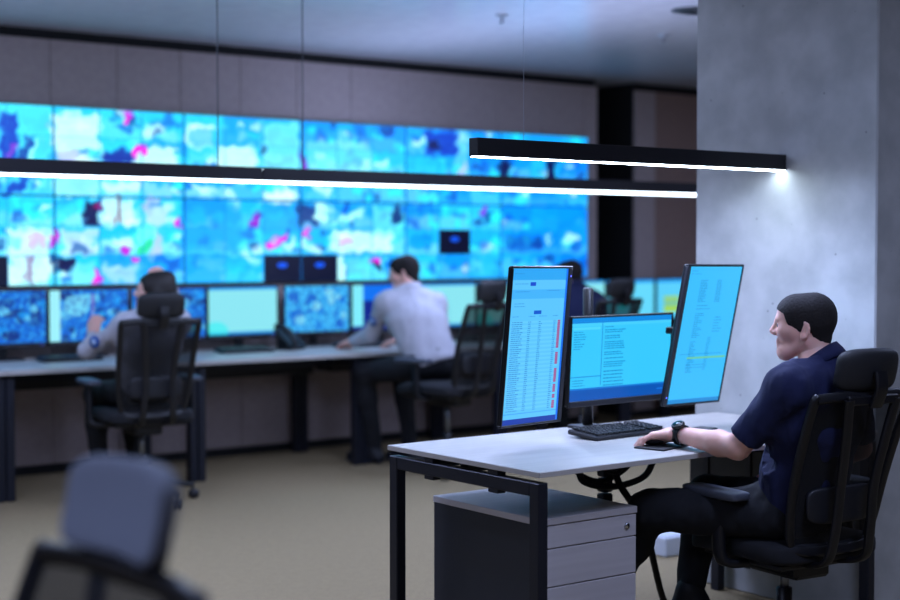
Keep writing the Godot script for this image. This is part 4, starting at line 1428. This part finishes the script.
func clipped(cuts: Array, wrinkle: float) -> Callable:
	# cuts: [point, direction, reach]; wrinkle: depth of cloth folds in metres
	var n := FastNoiseLite.new()
	n.seed = 5
	n.frequency = 7.0
	n.fractal_octaves = 3
	return func(p: Vector3, d: float) -> float:
		var q := d + n.get_noise_3d(p.x * 1.4, p.y * 0.8, p.z * 1.4) * wrinkle
		for c in cuts:
			if p.distance_to(c[0]) < c[2]:
				q = maxf(q, (p - c[0]).dot(c[1]))
		return q

func leg_prims(j: Dictionary, g: float, s: float) -> Array:
	var o := []
	for e in [[j.HL, j.KL, j.AL], [j.HR, j.KR, j.AR]]:
		o.append(cap(e[0], e[1], 0.080 * s + g, 0.057 * s + g, 0.05))
		var calf: Vector3 = e[1].lerp(e[2], 0.33)
		o.append(cap(e[1], calf, 0.055 * s + g, 0.054 * s + g, 0.03))
		o.append(cap(calf, e[2], 0.054 * s + g, 0.038 * s + g, 0.03))
	return o

func shoe(ankle: Vector3, toe: Vector3, parent: Node3D, base: Vector3) -> void:
	var b := Blob.new()
	var d := (toe - ankle) * Vector3(1, 0, 1)
	var heel := ankle - d.normalized() * 0.03 + Vector3(0, -0.05, 0)
	var side := d.cross(Vector3.UP)
	sculpt(b, [cap(ankle + Vector3(0, -0.005, 0), heel, 0.044, 0.036, 0.02), cap(heel, toe, 0.036, 0.030, 0.03, side, 1.25), cap(ankle, heel.lerp(toe, 0.55), 0.04, 0.034, 0.03)], 0.009)
	var o := put_mesh(b.mesh(base), "shoe", M.shoe, parent)
	var k := kit()
	var path := PackedVector3Array([heel - d.normalized() * 0.03, heel.lerp(toe, 0.35), heel.lerp(toe, 0.75), toe + d.normalized() * 0.022])
	for i in path.size():
		path[i] += Vector3(0, -0.026, 0) - base
	sweep(k, path, round_rect(0.078, 0.018, 0.006), side, PackedFloat32Array([0.8, 0.92, 1.1, 0.7]))
	put(k, "sole", M.sole, o)

func collar(parent: Node3D, c: Vector3, axis: Vector3, front: Vector3, r: float, h: float, m: Material, base: Vector3) -> void:
	# a folded collar: stand, fold and outer flap round the neck, open at the front
	var y := axis.normalized()
	var z := (front - y * front.dot(y)).normalized()
	var x := y.cross(z)
	var k := kit()
	k.set_smooth_group(6)
	var prof := [Vector2(0.0, -0.2), Vector2(-0.003, 0.5), Vector2(0.0, 1.0), Vector2(0.007, 0.98), Vector2(0.017, 0.35), Vector2(0.021, -0.15), Vector2(0.012, -0.2)]
	var n := 30
	for i in n:
		for jj in prof.size() - 1:
			var q := []
			for e in [[i, jj], [i + 1, jj], [i + 1, jj + 1], [i, jj + 1]]:
				var a: float = 0.22 + (TAU - 0.44) * e[0] / n
				var pr: Vector2 = prof[e[1]]
				var lowf: float = 1.0 - 0.35 * (0.5 + 0.5 * cos(a))
				var rr: float = r + pr.x + 0.008 * (0.5 + 0.5 * cos(a))
				q.append(c + (z * cos(a) * 1.12 + x * sin(a)) * rr + y * (pr.y * h * lowf - 0.022 * (0.5 + 0.5 * cos(a))) - base)
			var mid_a: float = 0.22 + (TAU - 0.44) * (i + 0.5) / n
			var core: Vector3 = c + (z * cos(mid_a) * 1.12 + x * sin(mid_a)) * (r + 0.006) + y * 0.4 * h - base
			face(k, q, core, Transform3D.IDENTITY)
	put(k, "collar", m, parent)

func eyes(parent: Node3D, at: Transform3D, s: float, base: Vector3) -> void:
	for q in [-1.0, 1.0]:
		var k := kit()
		var c: Vector3 = at * (Vector3(q * 0.031, 0.004, -0.0790) * s) - base
		pad(k, Transform3D(Basis.IDENTITY, c), Vector3.ONE * 0.0112 * s, 1.0, 1.0, null, 14, 8)
		var o := put(k, "eye", M.eye_white, parent)
		k = kit()
		pad(k, Transform3D(at.basis, c - at.basis.z * 0.0088 * s), Vector3(0.0052, 0.0052, 0.0030) * s, 1.0, 1.0, null, 12, 6)
		put(k, "iris", M.iris, o)
		k = kit()
		var lid := []
		for i in 5:
			var a := -0.9 + 1.8 * i / 4.0
			lid.append(at * (Vector3(q * 0.031 + sin(a) * 0.015, 0.0235 + cos(a) * 0.004, -0.0885 + absf(sin(a)) * 0.006 + q * sin(a) * 0.006) * s) - base)
		tube(k, lid, 0.0028 * s, 6, 3)
		put(k, "eyebrow", M.hair_dark, parent)

func person(at: Vector3, label: String, j: Dictionary, head: Transform3D, hs: float, s: float, look: Dictionary) -> Node3D:
	var t := thing("person", at, label, "person")
	var fine: float = look.fine
	# body: one continuous skin
	var b := Blob.new()
	var prims := torso_prims(j, -0.014, s) + leg_prims(j, -0.012, s)
	prims.append(cap(j.N, head * (Vector3(0, -0.055, 0.026) * hs), 0.058 * s, 0.050 * s, 0.03))
	for e in [[j.SL, j.EL, j.WL], [j.SR, j.ER, j.WR]]:
		prims.append(cap(e[0], e[1], 0.046 * s, 0.040 * s, 0.03))
		var fa: Vector3 = e[1].lerp(e[2], 0.3)
		prims.append(cap(e[1], fa, 0.040 * s, 0.042 * s, 0.02))
		prims.append(cap(fa, e[2], 0.042 * s, 0.027 * s, 0.02))
	sculpt(b, prims, 0.0135 * fine)
	var hp := head_prims(head, hs)
	hp.append(cap(j.N, head * (Vector3(0, -0.055, 0.026) * hs), 0.058 * s, 0.051 * s, 0.016))
	sculpt(b, hp, 0.0042 * fine)
	for h in look.hands:
		var q := hand_prims(h[0], h[1], h[2], h[3], h[4], h[5])
		q.append(cap((h[0] as Vector3) - (h[1] as Vector3).normalized() * 0.03, h[0], 0.0265 * s, 0.0235 * s, 0.02, (h[1] as Vector3).cross(h[2]), 1.15))
		sculpt(b, q, 0.0032 * minf(fine, 1.5))
	put_mesh(b.mesh(at), "body", look.skin, t)
	eyes(t, head, hs, at)
	# shirt
	b = Blob.new()
	prims = torso_prims(j, 0.012, s)
	var cuts := [[j.P + Vector3(0, -0.05, 0), (j.P - j.C).normalized(), 0.45]]
	var neck_up: Vector3 = (head * (Vector3(0, -0.055, 0.018) * hs) - j.N).normalized()
	cuts.append([j.N + neck_up * 0.022, neck_up, 0.12])
	for e in [[j.SL, j.EL, j.WL], [j.SR, j.ER, j.WR]]:
		prims.append(cap(e[0], e[1], 0.062 * s, 0.055 * s, 0.04))
		if look.long_sleeves:
			prims.append(cap(e[1], e[2], 0.052 * s, 0.036 * s, 0.03))
			cuts.append([e[2] - (e[2] - e[1]).normalized() * 0.015, (e[2] - e[1]).normalized(), 0.075])
		else:
			cuts.append([e[0].lerp(e[1], look.sleeve), (e[1] - e[0]).normalized(), 0.13])
	sculpt(b, prims, 0.0115 * fine, clipped(cuts, 0.010))
	put_mesh(b.mesh(at), look.shirt_name, look.shirt, t)
	collar(t, j.N + neck_up * 0.005, neck_up, -head.basis.z if not look.has("front") else look.front, 0.066 * s, 0.042, look.shirt, at)
	# trousers
	b = Blob.new()
	prims = leg_prims(j, 0.013, s)
	var rx: Vector3 = (j.SR - j.SL).normalized()
	prims.append(cap(j.P, j.P + Vector3(0, 0.03, 0), 0.112 * s, 0.11 * s, 0.05, rx, 1.4))
	cuts = []
	for e in [[j.KL, j.AL], [j.KR, j.AR]]:
		cuts.append([e[1], (e[1] - e[0]).normalized(), 0.16])
	sculpt(b, prims, 0.0135 * fine, clipped(cuts, 0.012))
	put_mesh(b.mesh(at), "trousers", look.trousers, t)
	shoe(j.AL, j.TL, t, at)
	shoe(j.AR, j.TR, t, at)
	# hair
	b = Blob.new()
	var hpr := [
		cap(head * (Vector3(0, 0.034, -0.018) * hs), head * (Vector3(0, 0.036, 0.036) * hs), 0.081 * hs, 0.082 * hs, 0.02),
		cap(head * (Vector3(0, -0.005, 0.032) * hs), head * (Vector3(0, -0.045, 0.04) * hs), 0.070 * hs, 0.056 * hs, 0.03)]
	for e in look.hair:
		hpr.append(cap(head * (e[0] * hs), head * (e[1] * hs), e[2] * hs, e[3] * hs, 0.03))
	var inv := head.affine_inverse()
	var long_hair: bool = look.hair.size() > 0
	var hn := FastNoiseLite.new()
	hn.frequency = 120.0
	var line := func(p: Vector3, d: float) -> float:
		var q := (inv * p) / hs
		# above the hairline: brow to temple to sideburn, round the ear, down to the nape
		var front: float = 0.060 - 0.5 * (q.z + 0.088) - q.y
		var side: float = maxf(-0.022 - q.y, -0.046 - q.z - 0.35 * q.y)
		var back: float = maxf(0.034 - q.z, -0.085 - q.y)
		var cutline := minf(minf(maxf(front, 0.004 - q.y), side), back)
		if long_hair:
			cutline = minf(cutline, maxf(-q.z - 0.005, -1.0))
		return maxf(d + hn.get_noise_3dv(p) * 0.002, cutline * 0.9)
	sculpt(b, hpr, 0.0046 * fine, line)
	put_mesh(b.mesh(at), "hair", look.hair_mat, t)
	return t

func face_to(at: Vector3, dir: Vector3, lean := 0.0) -> Transform3D:
	var z := -dir.normalized()
	var x := Vector3.UP.cross(z).normalized()
	var y := z.cross(x)
	return Transform3D(Basis(x, y, z).rotated(z, lean), at)

func make_people() -> void:
	var V := func(x: float, y: float, z: float) -> Vector3: return Vector3(x, y, z)
	# the man in the navy polo at the near desk
	var j := {P = Vector3(3.90, 0.565, -3.26), C = Vector3(3.885, 0.86, -3.18), N = Vector3(3.885, 1.045, -3.165), SL = Vector3(3.70, 0.975, -3.14), SR = Vector3(4.06, 0.975, -3.17),
		EL = Vector3(3.645, 0.775, -3.30), WL = Vector3(3.672, 0.785, -3.60), ER = Vector3(4.17, 0.74, -3.22), WR = Vector3(4.09, 0.645, -3.42),
		HL = Vector3(3.80, 0.545, -3.28), HR = Vector3(4.0, 0.545, -3.30), KL = Vector3(3.56, 0.53, -3.62), KR = Vector3(3.95, 0.53, -3.72),
		AL = Vector3(3.60, 0.10, -3.95), TL = Vector3(3.57, 0.045, -4.10), AR = Vector3(3.80, 0.22, -3.66), TR = Vector3(3.72, 0.06, -3.76)}
	var head := face_to(Vector3(3.865, 1.170, -3.215), Vector3(-0.56, -0.03, -0.83))
	var man := person(Vector3(3.9, 0, -3.3), "person in a navy polo shirt and wristwatch working at the near desk", j, head, 0.93, 1.0, {
		fine = 1.0, skin = M.skin, shirt = M.navy, shirt_name = "polo_shirt", long_sleeves = false, sleeve = 0.86, trousers = M.trousers, hair = [], hair_mat = M.hair_dark, front = Vector3(-0.5, 0, -0.85),
		hands = [[j.WL, Vector3(-0.45, -0.07, -0.55), Vector3(0.1, 1, -0.1), 1.0, 0.62, 1.06], [j.WR, Vector3(-0.3, -0.12, -1), Vector3(0, 1, -0.1), -1.0, 0.4, 0.98]]})
	# wristwatch on the visible wrist
	var ax: Vector3 = (j.WL - j.EL).normalized()
	var wc: Vector3 = j.WL - ax * 0.022
	var frame := Basis(Quaternion(Vector3.UP, ax))
	var w := Node3D.new()
	w.name = "wristwatch"
	man.add_child(w)
	w.position = wc - man.position
	var k := kit()
	lathe(k, [Vector2(0.031, -0.013), Vector2(0.0365, -0.012), Vector2(0.0365, 0.012), Vector2(0.031, 0.013)], 24, Transform3D(frame, Vector3.ZERO))
	put(k, "strap", M.watch, w)
	var out := (Vector3(-0.45, 0.85, 0.3) - ax * Vector3(-0.45, 0.85, 0.3).dot(ax)).normalized()
	var wf := Transform3D(Basis(Quaternion(Vector3.UP, out)), out * 0.034)
	k = kit()
	lathe(k, [Vector2(0, 0), Vector2(0.022, 0), Vector2(0.024, 0.004), Vector2(0.023, 0.011), Vector2(0.018, 0.013), Vector2(0.0, 0.013)], 20, wf)
	put(k, "watch_case", M.watch, w)
	k = kit()
	lathe(k, [Vector2(0, 0.0125), Vector2(0.017, 0.0125), Vector2(0.016, 0.0145), Vector2(0, 0.015)], 20, wf)
	put(k, "dial", M.dial, w)
	# the woman leaning back at the far row
	j = {P = Vector3(3.535, 0.655, -7.54), C = Vector3(3.53, 0.89, -7.46), N = Vector3(3.525, 1.06, -7.43), SL = Vector3(3.385, 1.01, -7.47), SR = Vector3(3.69, 1.01, -7.42),
		EL = Vector3(3.275, 0.855, -7.72), WL = Vector3(3.40, 0.935, -7.93), ER = Vector3(3.745, 1.17, -7.66), WR = Vector3(3.615, 1.298, -7.535),
		HL = Vector3(3.45, 0.63, -7.58), HR = Vector3(3.62, 0.63, -7.58), KL = Vector3(3.42, 0.60, -7.97), KR = Vector3(3.64, 0.60, -7.98),
		AL = Vector3(3.42, 0.10, -7.88), TL = Vector3(3.40, 0.045, -8.04), AR = Vector3(3.64, 0.10, -7.88), TR = Vector3(3.64, 0.045, -8.04)}
	head = face_to(Vector3(3.548, 1.178, -7.44), Vector3(-0.78, 0.12, -0.6))
	var lady := person(Vector3(3.53, 0, -7.55), "person with long dark hair and white shirt leaning back, hand on head", j, head, 0.95, 0.86, {
		fine = 1.55, skin = M.skin, shirt = M.white_shirt, shirt_name = "shirt", long_sleeves = true, sleeve = 1.0, trousers = M.trousers_black, hair_mat = M.hair_brown,
		hair = [[Vector3(0, 0.05, 0.03), Vector3(0, -0.06, 0.085), 0.08, 0.065], [Vector3(0, -0.06, 0.085), Vector3(0, -0.20, 0.10), 0.065, 0.05], [Vector3(-0.06, 0.0, 0.03), Vector3(-0.07, -0.16, 0.05), 0.035, 0.03], [Vector3(0, 0.06, 0.05), Vector3(0, 0.095, 0.07), 0.06, 0.035]],
		hands = [[j.WL, Vector3(0.25, 0.75, -0.15), Vector3(-0.7, 0.2, 0.6), -1.0, 0.8, 0.9], [j.WR, Vector3(-0.55, 0.06, 0.8), Vector3(0.0, 1, 0.15), -1.0, 0.55, 0.9]]})
	badge(lady, j.SL.lerp(j.EL, 0.62), Vector3(-0.8, 0.1, 0.6), j.EL - j.SL)
	# the man leaning on the far desk
	j = {P = Vector3(5.575, 0.70, -7.64), C = Vector3(5.55, 0.955, -7.78), N = Vector3(5.54, 1.145, -7.86), SL = Vector3(5.395, 1.065, -7.91), SR = Vector3(5.69, 1.06, -7.76),
		EL = Vector3(5.41, 0.855, -8.10), WL = Vector3(5.39, 0.795, -8.31), ER = Vector3(5.79, 0.85, -8.02), WR = Vector3(5.73, 0.795, -8.25),
		HL = Vector3(5.48, 0.67, -7.69), HR = Vector3(5.64, 0.67, -7.62), KL = Vector3(5.33, 0.60, -8.06), KR = Vector3(5.62, 0.60, -8.05),
		AL = Vector3(5.42, 0.10, -8.08), TL = Vector3(5.34, 0.045, -8.24), AR = Vector3(5.64, 0.10, -7.98), TR = Vector3(5.58, 0.045, -8.13)}
	head = face_to(Vector3(5.535, 1.262, -7.90), Vector3(-0.62, -0.22, -0.75))
	var clerk := person(Vector3(5.56, 0, -7.7), "person in a white shirt and dark trousers leaning on the far desk", j, head, 0.95, 1.0, {
		fine = 1.55, skin = M.skin, shirt = M.white_shirt, shirt_name = "shirt", long_sleeves = true, sleeve = 1.0, trousers = M.trousers, hair = [], hair_mat = M.hair_dark,
		hands = [[j.WL, Vector3(-0.1, -0.22, -1), Vector3(0, 1, -0.1), 1.0, 0.5, 0.95], [j.WR, Vector3(-0.3, -0.22, -1), Vector3(0, 1, -0.1), -1.0, 0.5, 0.95]]})
	badge(clerk, j.SL.lerp(j.EL, 0.5), Vector3(-0.85, 0.1, 0.4), j.EL - j.SL)
	# a fourth person, mostly hidden by the near monitors
	j = {P = Vector3(7.00, 0.69, -7.76), C = Vector3(7.02, 0.94, -7.83), N = Vector3(7.035, 1.12, -7.93), SL = Vector3(6.85, 1.04, -7.93), SR = Vector3(7.19, 1.04, -7.87),
		EL = Vector3(6.82, 0.84, -8.12), WL = Vector3(6.87, 0.795, -8.34), ER = Vector3(7.25, 0.84, -8.08), WR = Vector3(7.18, 0.795, -8.30),
		HL = Vector3(6.92, 0.665, -7.78), HR = Vector3(7.08, 0.665, -7.78), KL = Vector3(6.88, 0.60, -8.18), KR = Vector3(7.12, 0.60, -8.18),
		AL = Vector3(6.9, 0.10, -8.12), TL = Vector3(6.9, 0.045, -8.28), AR = Vector3(7.1, 0.10, -8.12), TR = Vector3(7.1, 0.045, -8.28)}
	head = face_to(Vector3(7.04, 1.225, -7.99), Vector3(-0.3, -0.15, -0.9))
	person(Vector3(7.02, 0, -7.8), "person with dark hair and dark clothes seated behind the portrait table monitor", j, head, 0.95, 1.0, {
		fine = 1.8, skin = M.skin, shirt = M.navy, shirt_name = "shirt", long_sleeves = true, sleeve = 1.0, trousers = M.trousers_black, hair = [], hair_mat = M.hair_dark,
		hands = [[j.WL, Vector3(0.1, -0.22, -1), Vector3(0, 1, -0.1), 1.0, 0.5, 0.95], [j.WR, Vector3(-0.1, -0.22, -1), Vector3(0, 1, -0.1), -1.0, 0.5, 0.95]]})

func badge(who: Node3D, c: Vector3, out: Vector3, along: Vector3) -> void:
	# round cloth emblem on the sleeve
	var y := (out - along.normalized() * out.dot(along.normalized())).normalized()
	var at := Transform3D(Basis(Quaternion(Vector3.UP, y)), c + y * 0.0525 - who.position)
	var k := kit()
	lathe(k, [Vector2(0, 0), Vector2(0.034, -0.004), Vector2(0.034, 0.004), Vector2(0.026, 0.008), Vector2(0, 0.009)], 18, at)
	var o := put(k, "sleeve_badge", M.badge, who)
	k = kit()
	lathe(k, [Vector2(0, 0.006), Vector2(0.018, 0.006), Vector2(0.018, 0.0095), Vector2(0, 0.0105)], 14, at)
	put(k, "emblem", M.badge_pale, o)


# ---------------------------------------------------------------- small things

func make_small_things() -> void:
	var k := kit()
	var p := on_y(650, 443, 0.743)
	cbox(k, Vector3(0, 0.003, 0), Vector3(0.17, 0.006, 0.12), 0.002)
	var o := put(k, "mouse_pad", M.mouse_pad, null, Transform3D(Basis(Vector3.UP, 0.25), Vector3(3.625, 0.74, -3.63)))
	describe(o, "thin black mouse pad under the hand on the near desk", "mouse pad")
	var m := thing("computer_mouse", Vector3(3.622, 0.746, -3.672), "black computer mouse under the hand on the near desk", "mouse", "", 0.7)
	k = kit()
	pad(k, Transform3D(Basis.IDENTITY, Vector3(0, 0.013, 0)), Vector3(0.026, 0.012, 0.042), 0.8, 0.7)
	put(k, "shell", M.black_plastic, m)
	k = kit()
	lathe(k, [Vector2(0, -0.004), Vector2(0.008, -0.004), Vector2(0.008, 0.004), Vector2(0, 0.004)], 12, Transform3D(Basis(Vector3.FORWARD, PI / 2), Vector3(0, 0.022, -0.026)))
	put(k, "wheel", M.grey_plastic, m)
	var ph := on_y(700, 430, 0.745)
	var t := thing("mobile_phone", Vector3(ph.x, 0.74, ph.z), "dark mobile phone lying on the near desk behind the forearm", "phone", "", 0.3)
	k = kit()
	cbox(k, Vector3(0, 0.005, 0), Vector3(0.15, 0.009, 0.075), 0.003)
	put(k, "case", M.black_plastic, t)
	k = kit()
	cbox(k, Vector3(0, 0.0098, 0), Vector3(0.142, 0.0008, 0.068), 0.0002)
	put(k, "glass", M.dial, t)
	var b := thing("floor_box", Vector3(4.35, 0, -5.6), "small white power box on the carpet beyond the near desk", "power box")
	var wb := on_y(668, 553, 0.0)
	b.position = Vector3(wb.x, 0, wb.z)
	k = kit()
	cbox(k, Vector3(0, 0.045, 0), Vector3(0.17, 0.09, 0.14), 0.006)
	put(k, "case", M.white_box, b)
	k = kit()
	cbox(k, Vector3(0, 0.091, 0), Vector3(0.13, 0.004, 0.10), 0.001)
	put(k, "lid", M.white_box, b)
